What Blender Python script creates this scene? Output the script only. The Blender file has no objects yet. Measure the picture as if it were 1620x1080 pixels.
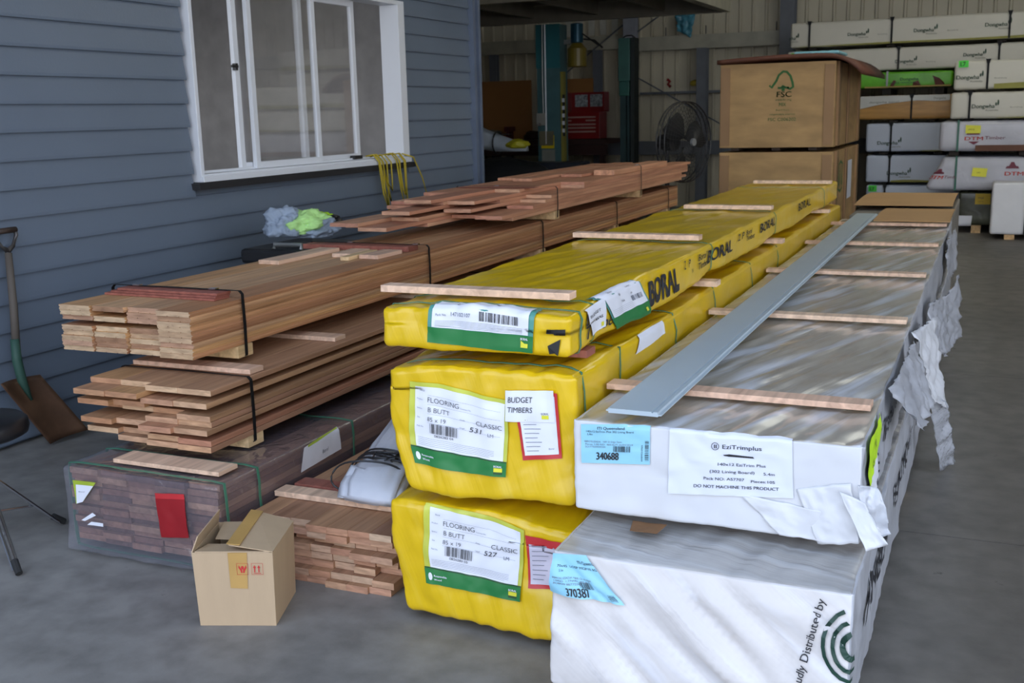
import bpy, bmesh, math, random
from mathutils import Vector, Matrix, noise
random.seed(7)
PI = math.pi
S = bpy.context.scene
COL = S.collection

# ------------------------------------------------------------------ camera
yaw, pitch, roll, FPX = .41699, .20632, .02409, 1718.1
fwd = Vector((-math.sin(yaw)*math.cos(pitch), math.cos(yaw)*math.cos(pitch), -math.sin(pitch)))
rt = Vector((math.cos(yaw), math.sin(yaw), 0)); dn = fwd.cross(rt)
r2 = math.cos(roll)*rt + math.sin(roll)*dn
d2 = -math.sin(roll)*rt + math.cos(roll)*dn
cam = bpy.data.cameras.new('camera'); camo = bpy.data.objects.new('camera', cam); COL.objects.link(camo)
cam.sensor_width = 36; cam.lens = FPX/1620*36; cam.clip_start = .05; cam.clip_end = 200
mw = Matrix((( r2.x, -d2.x, -fwd.x, 0), (r2.y, -d2.y, -fwd.y, 0), (r2.z, -d2.z, -fwd.z, 1.46), (0, 0, 0, 1)))
camo.matrix_world = mw
cam.dof.use_dof = True; cam.dof.focus_distance = 3.1; cam.dof.aperture_fstop = 8.5
S.camera = camo

# ------------------------------------------------------------------ light
S.view_settings.view_transform = 'Standard'; S.view_settings.look = 'None'
S.view_settings.gamma = 1; S.view_settings.use_curve_mapping = False
S.view_settings.exposure = .93
wd = bpy.data.worlds.new('sky'); S.world = wd; wd.use_nodes = True
nt = wd.node_tree; bg = nt.nodes['Background']
tc = nt.nodes.new('ShaderNodeTexCoord'); sx = nt.nodes.new('ShaderNodeSeparateXYZ'); cr = nt.nodes.new('ShaderNodeValToRGB')
nt.links.new(tc.outputs['Generated'], sx.inputs[0]); nt.links.new(sx.outputs['Z'], cr.inputs[0]); nt.links.new(cr.outputs[0], bg.inputs[0])
cr.color_ramp.elements[0].position = 0.0; cr.color_ramp.elements[0].color = (.95, .965, 1.0, 1)
cr.color_ramp.elements[1].position = .6; cr.color_ramp.elements[1].color = (.50, .64, .90, 1)
bg.inputs[1].default_value = 1.6
sl = bpy.data.lights.new('sun', 'SUN'); slo = bpy.data.objects.new('sun', sl); COL.objects.link(slo)
sl.energy = 5.0; sl.angle = .01; sl.color = (1, .93, .82)
slo.rotation_euler = Vector((.1, -.95, -1)).to_track_quat('-Z', 'Y').to_euler()
slo.location = (0, 20, 20)

# ------------------------------------------------------------------ materials
def srgb(r, g, b):
    f = lambda c: (c/255/12.92) if c/255 <= .04045 else ((c/255+.055)/1.055)**2.4
    return (f(r), f(g), f(b), 1)
MATS = {}
def nodes(name):
    m = bpy.data.materials.new(name); m.use_nodes = True
    return m, m.node_tree, m.node_tree.nodes['Principled BSDF']
def add(nt, t, **k):
    n = nt.nodes.new(t)
    for a, b in k.items():
        if a in n.inputs: n.inputs[a].default_value = b
        else: setattr(n, a, b)
    return n
def mat(name, col, rough=.6, metal=0, nscale=None, namt=.12, bump=0, bscale=40, stretch=None, coat=0, spec=None, trans=0, wr=0):
    if name in MATS: return MATS[name]
    m, nt, p = nodes(name); L = nt.links.new
    p.inputs['Roughness'].default_value = rough; p.inputs['Metallic'].default_value = metal
    if spec is not None: p.inputs['Specular IOR Level'].default_value = spec
    if coat: p.inputs['Coat Weight'].default_value = coat; p.inputs['Coat Roughness'].default_value = .12
    if trans: p.inputs['Transmission Weight'].default_value = trans
    tc = add(nt, 'ShaderNodeTexCoord'); mp = add(nt, 'ShaderNodeMapping')
    L(tc.outputs['Object'], mp.inputs[0])
    if stretch: mp.inputs['Scale'].default_value = stretch
    n = add(nt, 'ShaderNodeTexNoise'); n.inputs['Scale'].default_value = nscale or 6; n.inputs['Detail'].default_value = 6
    L(mp.outputs[0], n.inputs['Vector'])
    r = add(nt, 'ShaderNodeValToRGB'); L(n.outputs[0], r.inputs[0])
    r.color_ramp.elements[0].position = .3; r.color_ramp.elements[1].position = .7
    c = Vector(col[:3])
    r.color_ramp.elements[0].color = (*(c*(1-namt)), 1); r.color_ramp.elements[1].color = (*[min(1, v) for v in c*(1+namt)], 1)
    L(r.outputs[0], p.inputs['Base Color'])
    if bump:
        b = add(nt, 'ShaderNodeBump'); n2 = add(nt, 'ShaderNodeTexNoise'); n2.inputs['Scale'].default_value = bscale; n2.inputs['Detail'].default_value = 4
        if wr: n2.noise_type = 'RIDGED_MULTIFRACTAL'; n2.inputs['Detail'].default_value = 3; n2.inputs['Roughness'].default_value = .35
        n2.inputs['Distortion'].default_value = .6
        L(mp.outputs[0], n2.inputs['Vector']); L(n2.outputs[0], b.inputs['Height']); b.inputs['Strength'].default_value = bump; b.inputs['Distance'].default_value = .01
        L(b.outputs[0], p.inputs['Normal'])
    MATS[name] = m; return m

def wood(name, cols, rough=.55, grain=1.0, end=None):
    """long-grain timber: every board gets its own tone from the ramp through Object Info Random"""
    if name in MATS: return MATS[name]
    m, nt, p = nodes(name); L = nt.links.new
    oi = add(nt, 'ShaderNodeObjectInfo'); r = add(nt, 'ShaderNodeValToRGB'); r.color_ramp.interpolation = 'LINEAR'
    while len(r.color_ramp.elements) < len(cols): r.color_ramp.elements.new(.5)
    for i, c in enumerate(cols):
        r.color_ramp.elements[i].position = i/(len(cols)-1); r.color_ramp.elements[i].color = c
    L(oi.outputs['Random'], r.inputs[0])
    tc = add(nt, 'ShaderNodeTexCoord'); mp = add(nt, 'ShaderNodeMapping'); mp.inputs['Scale'].default_value = (30*grain, 1.3, 30*grain) if not end else (14, 14, 60)
    va = add(nt, 'ShaderNodeVectorMath', operation='ADD'); ml = add(nt, 'ShaderNodeMath', operation='MULTIPLY'); ml.inputs[1].default_value = 57
    L(oi.outputs['Random'], ml.inputs[0]); L(tc.outputs['Object'], va.inputs[0]); L(ml.outputs[0], va.inputs[1]); L(va.outputs[0], mp.inputs[0])
    n = add(nt, 'ShaderNodeTexNoise'); n.inputs['Scale'].default_value = 1.2; n.inputs['Detail'].default_value = 5; n.inputs['Distortion'].default_value = .5; L(mp.outputs[0], n.inputs['Vector'])
    r2 = add(nt, 'ShaderNodeValToRGB'); r2.color_ramp.elements[0].position = .25; r2.color_ramp.elements[1].position = .75
    r2.color_ramp.elements[0].color = (.66, .62, .6, 1); r2.color_ramp.elements[1].color = (1.25, 1.25, 1.25, 1)
    L(n.outputs[0], r2.inputs[0])
    mx = add(nt, 'ShaderNodeMix', data_type='RGBA', blend_type='MULTIPLY'); mx.inputs[0].default_value = 1
    L(r.outputs[0], mx.inputs[6]); L(r2.outputs[0], mx.inputs[7]); L(mx.outputs[2], p.inputs['Base Color'])
    b = add(nt, 'ShaderNodeBump'); b.inputs['Strength'].default_value = .15; b.inputs['Distance'].default_value = .004
    L(n.outputs[0], b.inputs['Height']); L(b.outputs[0], p.inputs['Normal'])
    p.inputs['Roughness'].default_value = rough
    MATS[name] = m; return m

W_T1 = wood('hardwood_tan', [srgb(166,116,84), srgb(216,170,116), srgb(194,142,104), srgb(220,182,136), srgb(158,112,88)])
E_T1 = wood('hardwood_tan_end', [srgb(190,160,128), srgb(206,178,142), srgb(160,122,92), srgb(200,160,132)], end=1)
W_T2 = wood('hardwood_brown', [srgb(158,122,94), srgb(186,142,98), srgb(168,126,100), srgb(192,150,112), srgb(176,118,94)])
E_T2 = wood('hardwood_brown_end', [srgb(198,160,128), srgb(182,132,96), srgb(210,176,140), srgb(176,116,92)], end=1)
W_T0 = wood('hardwood_red', [srgb(198,142,110), srgb(214,162,126), srgb(188,132,104), srgb(218,174,138)])
E_T0 = wood('hardwood_red_end', [srgb(196,138,112), srgb(210,168,134), srgb(180,124,104)], end=1)
W_S = wood('decking_brown', [srgb(160,118,88), srgb(180,138,104), srgb(148,108,84), srgb(186,146,112)])
E_S = wood('decking_end', [srgb(200,164,132), srgb(188,138,110), srgb(206,178,150), srgb(180,124,98)], end=1)
W_P = wood('wrapped_hardwood', [srgb(104,70,64), srgb(140,104,90), srgb(78,54,56), srgb(176,138,116)])
W_BAT = wood('batten_pale', [srgb(230,198,168), srgb(222,184,158), srgb(236,208,178)])
W_PINE = wood('pine_bearer', [srgb(222,190,140), srgb(214,176,124), srgb(226,196,150)])
W_RED = wood('batten_red', [srgb(150,88,76), srgb(162,98,82), srgb(142,84,72)])

YEL = mat('yellow_wrap', srgb(224,185,18), .28, nscale=5, namt=.05, bump=.30, bscale=4.5, coat=.15, wr=1)
WHT = mat('white_wrap', srgb(216,217,220), .38, nscale=4, namt=.05, bump=.35, bscale=5, wr=1)
WHT2 = mat('white_wrap_warm', srgb(212,207,204), .36, nscale=4, namt=.05, bump=.3, bscale=3.5, wr=1)
FILM_TOP = mat('film_over_board', srgb(184,175,160), .2, nscale=3, namt=.12, bump=.25, bscale=4, stretch=(3.2, 1.0, 2), wr=1, coat=.3)
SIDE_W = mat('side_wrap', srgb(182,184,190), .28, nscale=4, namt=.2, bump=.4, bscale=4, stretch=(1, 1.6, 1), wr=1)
BLACK_STRAP = mat('black_strap', (.008,.008,.009,1), .6, spec=.25)
GREEN_STRAP = mat('green_strap', srgb(70,130,104), .35)
PAPER = mat('paper', srgb(232,234,242), .5, namt=.015)
INK = mat('ink', (.02,.02,.025,1), .6); INKG = mat('grey_ink', srgb(120,124,138), .6)
LGREEN = mat('label_green', srgb(34,120,60), .45, namt=.05); LLIME = mat('label_lime', srgb(170,190,60), .4); LTEAL = mat('label_teal', srgb(84,150,140), .4)
LRED = mat('label_red', srgb(196,50,54), .4); LBLUE = mat('label_blue', srgb(150,208,232), .45, namt=.03); LYEL = mat('label_yellow', srgb(226,222,60), .5)
FLUO = mat('fluoro', srgb(196,240,40), .5); GRNTAG = mat('green_tag', srgb(70,210,60), .5)
STEEL = mat('galvanised', srgb(150,152,150), .45, metal=.6); CHROME = mat('chrome', (.6,.6,.62,1), .2, metal=1)
BLACKP = mat('black_plastic', (.015,.015,.017,1), .4); RUBBER = mat('rubber', (.02,.02,.02,1), .8)
WALU = mat('white_aluminium', srgb(226,230,236), .35, namt=.01)

def streaks(m, col, scale=(14, 1.5), d1=(1.1, -.34, 0), d2=(1, 1, 0), lo=.52, hi=.72, amt=.8):
    """slanted pale streaks mixed into the base colour, with a matching bump"""
    nt = m.node_tree; L = nt.links.new; p = nt.nodes['Principled BSDF']; src = p.inputs['Base Color'].links[0].from_socket
    tc = add(nt, 'ShaderNodeTexCoord'); cx = add(nt, 'ShaderNodeCombineXYZ')
    for i, (d, sc) in enumerate(((d1, scale[0]), (d2, scale[1]))):
        v = add(nt, 'ShaderNodeVectorMath', operation='DOT_PRODUCT'); v.inputs[1].default_value = [c*sc for c in d]; L(tc.outputs['Object'], v.inputs[0]); L(v.outputs['Value'], cx.inputs[i])
    n = add(nt, 'ShaderNodeTexNoise'); n.inputs['Scale'].default_value = 1; n.inputs['Detail'].default_value = 3; n.inputs['Distortion'].default_value = .3; L(cx.outputs[0], n.inputs['Vector'])
    r = add(nt, 'ShaderNodeMapRange'); r.inputs[1].default_value = lo; r.inputs[2].default_value = hi; r.inputs[4].default_value = amt; L(n.outputs[0], r.inputs[0])
    mx = add(nt, 'ShaderNodeMix', data_type='RGBA'); L(r.outputs[0], mx.inputs[0]); L(src, mx.inputs[6]); mx.inputs[7].default_value = col; L(mx.outputs[2], p.inputs['Base Color'])
    b = add(nt, 'ShaderNodeBump'); b.inputs['Strength'].default_value = .5; b.inputs['Distance'].default_value = .012; L(n.outputs[0], b.inputs['Height'])
    old = p.inputs['Normal'].links
    if old: L(old[0].from_socket, b.inputs['Normal'])
    L(b.outputs[0], p.inputs['Normal'])
streaks(FILM_TOP, srgb(226,230,238), scale=(13, .9), lo=.50, hi=.66, amt=.85)

def clearfilm(name, haze=.18, tint=(.9,.92,1,1), bmp=.8, gr=.12):
    m, nt, p = nodes(name); L = nt.links.new
    out = nt.nodes['Material Output']
    tr = add(nt, 'ShaderNodeBsdfTransparent'); gl = add(nt, 'ShaderNodeBsdfGlossy'); gl.inputs['Roughness'].default_value = gr
    df = add(nt, 'ShaderNodeBsdfDiffuse'); df.inputs[0].default_value = tint
    tc = add(nt, 'ShaderNodeTexCoord'); n = add(nt, 'ShaderNodeTexNoise'); n.inputs['Scale'].default_value = 7; n.inputs['Distortion'].default_value = 1.2; n.inputs['Detail'].default_value = 3
    L(tc.outputs['Object'], n.inputs['Vector'])
    b = add(nt, 'ShaderNodeBump'); b.inputs['Strength'].default_value = bmp; b.inputs['Distance'].default_value = .02; L(n.outputs[0], b.inputs['Height']); L(b.outputs[0], gl.inputs['Normal'])
    lw = add(nt, 'ShaderNodeLayerWeight'); lw.inputs[0].default_value = .5; L(b.outputs[0], lw.inputs['Normal'])
    pw = add(nt, 'ShaderNodeMath', operation='POWER'); pw.inputs[1].default_value = 3.2; L(lw.outputs['Facing'], pw.inputs[0])
    fr = add(nt, 'ShaderNodeMath', operation='MULTIPLY_ADD'); fr.inputs[1].default_value = .8; fr.inputs[2].default_value = .05; L(pw.outputs[0], fr.inputs[0])
    m1 = add(nt, 'ShaderNodeMixShader'); m1.inputs[0].default_value = haze; L(tr.outputs[0], m1.inputs[1]); L(df.outputs[0], m1.inputs[2])
    m2 = add(nt, 'ShaderNodeMixShader'); L(fr.outputs[0], m2.inputs[0]); L(m1.outputs[0], m2.inputs[1]); L(gl.outputs[0], m2.inputs[2])
    L(m2.outputs[0], out.inputs[0]); MATS[name] = m; return m
FILM = clearfilm('clear_film', .10, (.62,.62,.72,1), .7)
FILM2 = clearfilm('torn_film', .42, (.85,.88,.95,1))
GLASS = clearfilm('window_glass', .04, (.5,.5,.5,1), 0, .02)

# ------------------------------------------------------------------ mesh helpers
def link(name, bm, mats, parent=None, smooth=False, bevel=0):
    me = bpy.data.meshes.new(name)
    bmesh.ops.recalc_face_normals(bm, faces=bm.faces[:]) if not getattr(bm, 'norecalc', 0) else None
    bm.to_mesh(me); bm.free()
    if not isinstance(mats, (list, tuple)): mats = [mats]
    for m in mats: me.materials.append(m)
    if smooth:
        for p in me.polygons: p.use_smooth = True
    o = bpy.data.objects.new(name, me); COL.objects.link(o)
    if parent is not None: o.parent = parent; o.matrix_parent_inverse = Matrix.Translation(-parent.location)
    if bevel:
        b = o.modifiers.new('bevel', 'BEVEL'); b.width = bevel; b.segments = 2; b.limit_method = 'ANGLE'
    return o
def tag(o, label=None, cat=None, group=None, kind=None):
    if label: o['label'] = label
    if cat: o['category'] = cat
    if group: o['group'] = group
    if kind: o['kind'] = kind
    return o
def thing(name, label, cat, loc=(0,0,0), group=None):
    o = bpy.data.objects.new(name, None); COL.objects.link(o); o.location = loc
    o.empty_display_size = .1
    return tag(o, label, cat, group)
def box(bm, x0, x1, y0, y1, z0, z1, mi=0, M=None):
    v = [bm.verts.new(M @ Vector(c) if M else c) for c in ((x0,y0,z0),(x1,y0,z0),(x1,y1,z0),(x0,y1,z0),(x0,y0,z1),(x1,y0,z1),(x1,y1,z1),(x0,y1,z1))]
    for f in ((0,3,2,1),(4,5,6,7),(0,1,5,4),(1,2,6,5),(2,3,7,6),(3,0,4,7)):
        bm.faces.new([v[i] for i in f]).material_index = mi
def tube(bm, pts, r, n=10, mi=0, cap=True, closed=False):
    pts = [Vector(p) for p in pts]; rings = []
    N = len(pts)
    for i, p in enumerate(pts):
        if closed: t = pts[(i+1) % N]-pts[i-1]
        else: t = pts[min(i+1, N-1)]-pts[max(i-1, 0)]
        t.normalize()
        a = Vector((0,0,1)) if abs(t.z) < .9 else Vector((1,0,0))
        u = t.cross(a).normalized(); w = t.cross(u)
        rr = r[i] if isinstance(r, (list, tuple)) else r
        rings.append([bm.verts.new(p+u*rr*math.cos(2*PI*k/n)+w*rr*math.sin(2*PI*k/n)) for k in range(n)])
    for i in range(N if closed else N-1):
        A, B = rings[i], rings[(i+1) % N]
        for k in range(n): bm.faces.new((A[k], A[(k+1) % n], B[(k+1) % n], B[k])).material_index = mi
    if cap and not closed:
        bm.faces.new(rings[0][::-1]).material_index = mi; bm.faces.new(rings[-1]).material_index = mi
def lathe(bm, c, prof, n=24, mi=0, axis='z'):
    rings = []
    for (r, z) in prof:
        ring = []
        for k in range(n):
            a = 2*PI*k/n
            v = (r*math.cos(a), r*math.sin(a), z)
            if axis == 'y': v = (v[0], v[2], v[1])
            ring.append(bm.verts.new(Vector(c)+Vector(v)))
        rings.append(ring)
    for A, B in zip(rings, rings[1:]):
        for k in range(n): bm.faces.new((A[k], A[(k+1) % n], B[(k+1) % n], B[k])).material_index = mi
    bm.faces.new(rings[0][::-1]).material_index = mi; bm.faces.new(rings[-1]).material_index = mi
def extr(bm, poly, y0, y1, mi=0, emi=None, axis='y'):
    """polygon of (x,z) extruded along y (or (y,z) along x)"""
    f = (lambda a, b, c: (a, c, b)) if axis == 'y' else (lambda a, b, c: (c, a, b))
    A = [bm.verts.new(f(a, b, y0)) for a, b in poly]; B = [bm.verts.new(f(a, b, y1)) for a, b in poly]
    n = len(poly); e = mi if emi is None else emi
    bm.faces.new(A).material_index = e; bm.faces.new(B[::-1]).material_index = e
    for i in range(n): bm.faces.new((A[i], A[(i+1) % n], B[(i+1) % n], B[i])).material_index = mi
def bx(name, x0, x1, y0, y1, z0, z1, m, parent=None, bevel=0):
    bm = bmesh.new(); box(bm, x0, x1, y0, y1, z0, z1); return link(name, bm, m, parent, bevel=bevel)
def nz(p, s=1., o=0.): return noise.noise(Vector((p[0]*s+o, p[1]*s+o*1.7, p[2]*s-o)))

_tc = {}
def text_geo(s, off=0.0, shear=0.0):
    k = (s, off, shear)
    if k not in _tc:
        cu = bpy.data.curves.new('lettering', 'FONT'); cu.body = s; cu.size = 1; cu.offset = off; cu.shear = shear; cu.resolution_u = 3
        o = bpy.data.objects.new('lettering_source', cu)
        me = bpy.data.meshes.new_from_object(o)
        vs = [tuple(v.co) for v in me.vertices]; fs = [tuple(p.vertices) for p in me.polygons]
        bpy.data.objects.remove(o); bpy.data.meshes.remove(me); bpy.data.curves.remove(cu)
        w = max([v[0] for v in vs] or [1]); _tc[k] = (vs, fs, w)
    return _tc[k]

# ------------------------------------------------------------------ wrapped packs
class Wrap:
    def __init__(s, x0, x1, y0, y1, z0, z1, r, disp):
        s.b = (x0, x1, y0, y1, z0, z1); s.r = r; s.disp = disp
    def pt(s, p, h=0):
        x0, x1, y0, y1, z0, z1 = s.b; r = s.r
        q = Vector((min(max(p[0], x0+r), x1-r), min(max(p[1], y0+r), y1-r), min(max(p[2], z0+r), z1-r)))
        n = Vector(p)-q
        n = n.normalized() if n.length > 1e-7 else Vector((0,0,1))
        pos = q+n*r
        return pos+s.disp(pos, n)+n*h, n
    def front(s, x, z, h=0):
        x0, x1, y0, y1, z0, z1 = s.b
        if z > z1: return s.pt((x, y0+(z-z1), z1), h)[0]
        if x > x1: return s.pt((x1, y0+(x-x1), z), h)[0]
        return s.pt((x, y0, z), h)[0]
    def right(s, y, z, h=0):
        x0, x1, y0, y1, z0, z1 = s.b
        if z > z1: return s.pt((x1-(z-z1), y, z1), h)[0]
        return s.pt((x1, y, z), h)[0]
    def mesh(s, name, mats, parent, pick=None, dx=.02, ys=None):
        x0, x1, y0, y1, z0, z1 = s.b; r = s.r
        def steps(a, b, d):
            L = [a, a+r*.35, a+r*.7, a+r]; n = max(1, int((b-a-2*r)/d))
            L += [a+r+(b-a-2*r)*i/n for i in range(1, n)]
            return L+[b-r, b-r*.7, b-r*.35, b]
        X = steps(x0, x1, dx); Z = steps(z0, z1, dx)
        if ys is None:
            ys = [y0, y0+r*.35, y0+r*.7, y0+r]; y = y0+r; d = dx
            while y+d < y1-r: y += d; ys.append(y); d = min(d*1.02, .06)
            ys += [y1-r, y1-r*.5, y1]
        bm = bmesh.new(); V = {}
        def vert(p):
            k = tuple(round(c, 5) for c in p)
            if k not in V: V[k] = (bm.verts.new(s.pt(p)[0]), s.pt(p)[1])
            return V[k]
        def grid(A, B, f):
            for i in range(len(A)-1):
                for j in range(len(B)-1):
                    q = [vert(f(A[i], B[j])), vert(f(A[i+1], B[j])), vert(f(A[i+1], B[j+1])), vert(f(A[i], B[j+1]))]
                    try:
                        F = bm.faces.new([a[0] for a in q])
                        if pick: F.material_index = pick(sum((a[1] for a in q), Vector())/4, F.calc_center_median())
                    except ValueError: pass
        grid(X, Z, lambda a, b: (a, y0, b)); grid(X, Z, lambda a, b: (a, y1, b))
        grid(X, ys, lambda a, b: (a, b, z1)); grid(X, ys, lambda a, b: (a, b, z0))
        grid(ys, Z, lambda a, b: (x0, a, b)); grid(ys, Z, lambda a, b: (x1, a, b))
        return link(name, bm, mats, parent, smooth=True)
    def strap(s, name, m, parent, y, w=.014, lean=0, top=0, h=.004):
        x0, x1, y0, y1, z0, z1 = s.b
        P = []; N = 14
        for i in range(N): P.append((x0+(x1-x0)*i/N, z1))
        for i in range(6): P.append((x1, z1+(z0-z1)*i/6))
        for i in range(N): P.append((x1+(x0-x1)*i/N, z0))
        for i in range(6): P.append((x0, z0+(z1-z0)*i/6))
        bm = bmesh.new(); n = len(P); rings = []
        for (x, z) in P:
            yy = y+lean*(x-x0)
            rings.append([bm.verts.new(s.pt((x, yy+a, z), hh)[0]) for a, hh in ((-w/2, h), (w/2, h), (w/2, h+.0015), (-w/2, h+.0015))])
        for i in range(n):
            A, B = rings[i], rings[(i+1) % n]
            for k in range(4): bm.faces.new((A[k], A[(k+1) % 4], B[(k+1) % 4], B[k]))
        return link(name, bm, m, parent)

class Label:
    """sticker laid on a surface: surf(a,b,h) -> point; corners BL, BR, TR, TL in surface coordinates (metres)"""
    def __init__(s, surf, bl, br, tr, tl, parent, name='label', lab=None, h=.003):
        s.f = surf; s.c = [Vector(v) for v in (bl, br, tr, tl)]; s.h = h; s.parent = parent; s.name = name; s.lab = lab
        s.W = (s.c[1]-s.c[0]).length; s.H = (s.c[3]-s.c[0]).length
        s.bm = bmesh.new(); s.mats = []; s.k = 0; s.tx = {}
    def P(s, u, v, h):
        bl, br, tr, tl = s.c
        q = bl*(1-u)*(1-v)+br*u*(1-v)+tr*u*v+tl*(1-u)*v
        return s.f(q.x, q.y, h)
    def mi(s, m):
        if m not in s.mats: s.mats.append(m)
        return s.mats.index(m)
    def rect(s, m, u0=0, v0=0, u1=1, v1=1, poly=None, up=1):
        s.k += up; h = s.h+.0011*s.k; mi = s.mi(m)
        nu = max(1, int(s.W*(u1-u0)/.007)); nv = max(1, int(s.H*(v1-v0)/.007))
        top = [[s.bm.verts.new(s.P(u0+(u1-u0)*i/nu, v0+(v1-v0)*j/nv, h)) for j in range(nv+1)] for i in range(nu+1)]
        for i in range(nu):
            for j in range(nv): s.bm.faces.new((top[i][j], top[i+1][j], top[i+1][j+1], top[i][j+1])).material_index = mi
        return s
    def text(s, t, u, v, size, m, off=0, shear=0, align='l', width=None, key='lettering', rot=0):
        vs, fs, w = text_geo(t, min(off, 0), shear); sc = size; sxx = sc
        if width: sxx = width*s.W/w
        du = -.5*w*sxx/s.W if align == 'c' else 0
        s.uk = getattr(s, 'uk', 0)+1
        bm, mats = s.tx.setdefault((key, m.name+(str(s.uk) if 'print' in key else '')), (bmesh.new(), m))
        h = s.h+.0011*s.k+.0018
        c, sn = math.cos(rot), math.sin(rot)
        for sh_ in ((0,) if off <= .006 else (-off*.9, 0, off*.9)):     # heavier type: the same glyphs set again a hair to the side
            V = []
            for x, y, z in vs:
                X, Y = x*sxx+du*s.W+sh_*sc, y*sc+sh_*sc*.35
                V.append(bm.verts.new(s.P(u+(X*c-Y*sn)/s.W, v+(X*sn+Y*c)/s.H, h)))
            for f in fs:
                try: bm.faces.new([V[i] for i in f])
                except ValueError: pass
        return s
    def bars(s, u0, v0, u1, v1, m, n=22, seed=1, horiz=False, key='barcode'):
        rd = random.Random(seed); s.uk = getattr(s, 'uk', 0)+1; bm, _ = s.tx.setdefault((key, m.name+str(s.uk)), (bmesh.new(), m)); h = s.h+.0011*s.k+.0018
        t = 0.0
        for i in range(n):
            a = (i+rd.random()*.25)/n; b = a+rd.choice((.25, .4, .65))/n
            if horiz: q = ((u0, v0+(v1-v0)*a), (u1, v0+(v1-v0)*a), (u1, v0+(v1-v0)*b), (u0, v0+(v1-v0)*b))
            else: q = ((u0+(u1-u0)*a, v0), (u0+(u1-u0)*b, v0), (u0+(u1-u0)*b, v1), (u0+(u1-u0)*a, v1))
            bm.faces.new([bm.verts.new(s.P(*c, h)) for c in q])
        return s
    def line(s, u0, v0, u1, m, th=.0012, key='lettering'):
        bm, _ = s.tx.setdefault((key, m.name), (bmesh.new(), m)); h = s.h+.0011*s.k+.0018; t = th/s.H/2; n = max(1, int((u1-u0)*s.W/.02))
        for i in range(n):
            a, b = u0+(u1-u0)*i/n, u0+(u1-u0)*(i+1)/n
            bm.faces.new([bm.verts.new(s.P(x, y, h)) for x, y in ((a, v0-t), (b, v0-t), (b, v0+t), (a, v0+t))])
        return s
    def stroke(s, pts, m, th=.004, key='logo', closed=False):
        bm, _ = s.tx.setdefault((key, m.name), (bmesh.new(), m)); h = s.h+.0011*s.k+.0018
        P = [Vector((a*s.W, b*s.H)) for a, b in pts]; n = len(P); L = []
        for i in range(n):
            t = (P[(i+1) % n]-P[i-1]) if closed else (P[min(i+1, n-1)]-P[max(i-1, 0)])
            t.normalize(); nn = Vector((-t.y, t.x))*th/2
            L.append([bm.verts.new(s.P(q.x/s.W, q.y/s.H, h)) for q in (P[i]-nn, P[i]+nn)])
        for i in range(n if closed else n-1):
            A, B = L[i], L[(i+1) % n]; bm.faces.new((A[0], B[0], B[1], A[1]))
        return s
    def blob(s, pts, m, key='logo'):
        bm, _ = s.tx.setdefault((key, m.name), (bmesh.new(), m)); h = s.h+.0011*s.k+.0016
        bm.faces.new([bm.verts.new(s.P(a, b, h)) for a, b in pts]); return s
    def done(s):
        par = s.parent
        if s.mats:
            par = link(s.name, s.bm, s.mats, s.parent, smooth=True)
            if s.lab: tag(par, s.lab)
        for (key, _), (bm, m) in s.tx.items(): link(key, bm, m, par)
        return par

# ================================================================== the building
def struct(o): o['kind'] = 'structure'; return o
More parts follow.
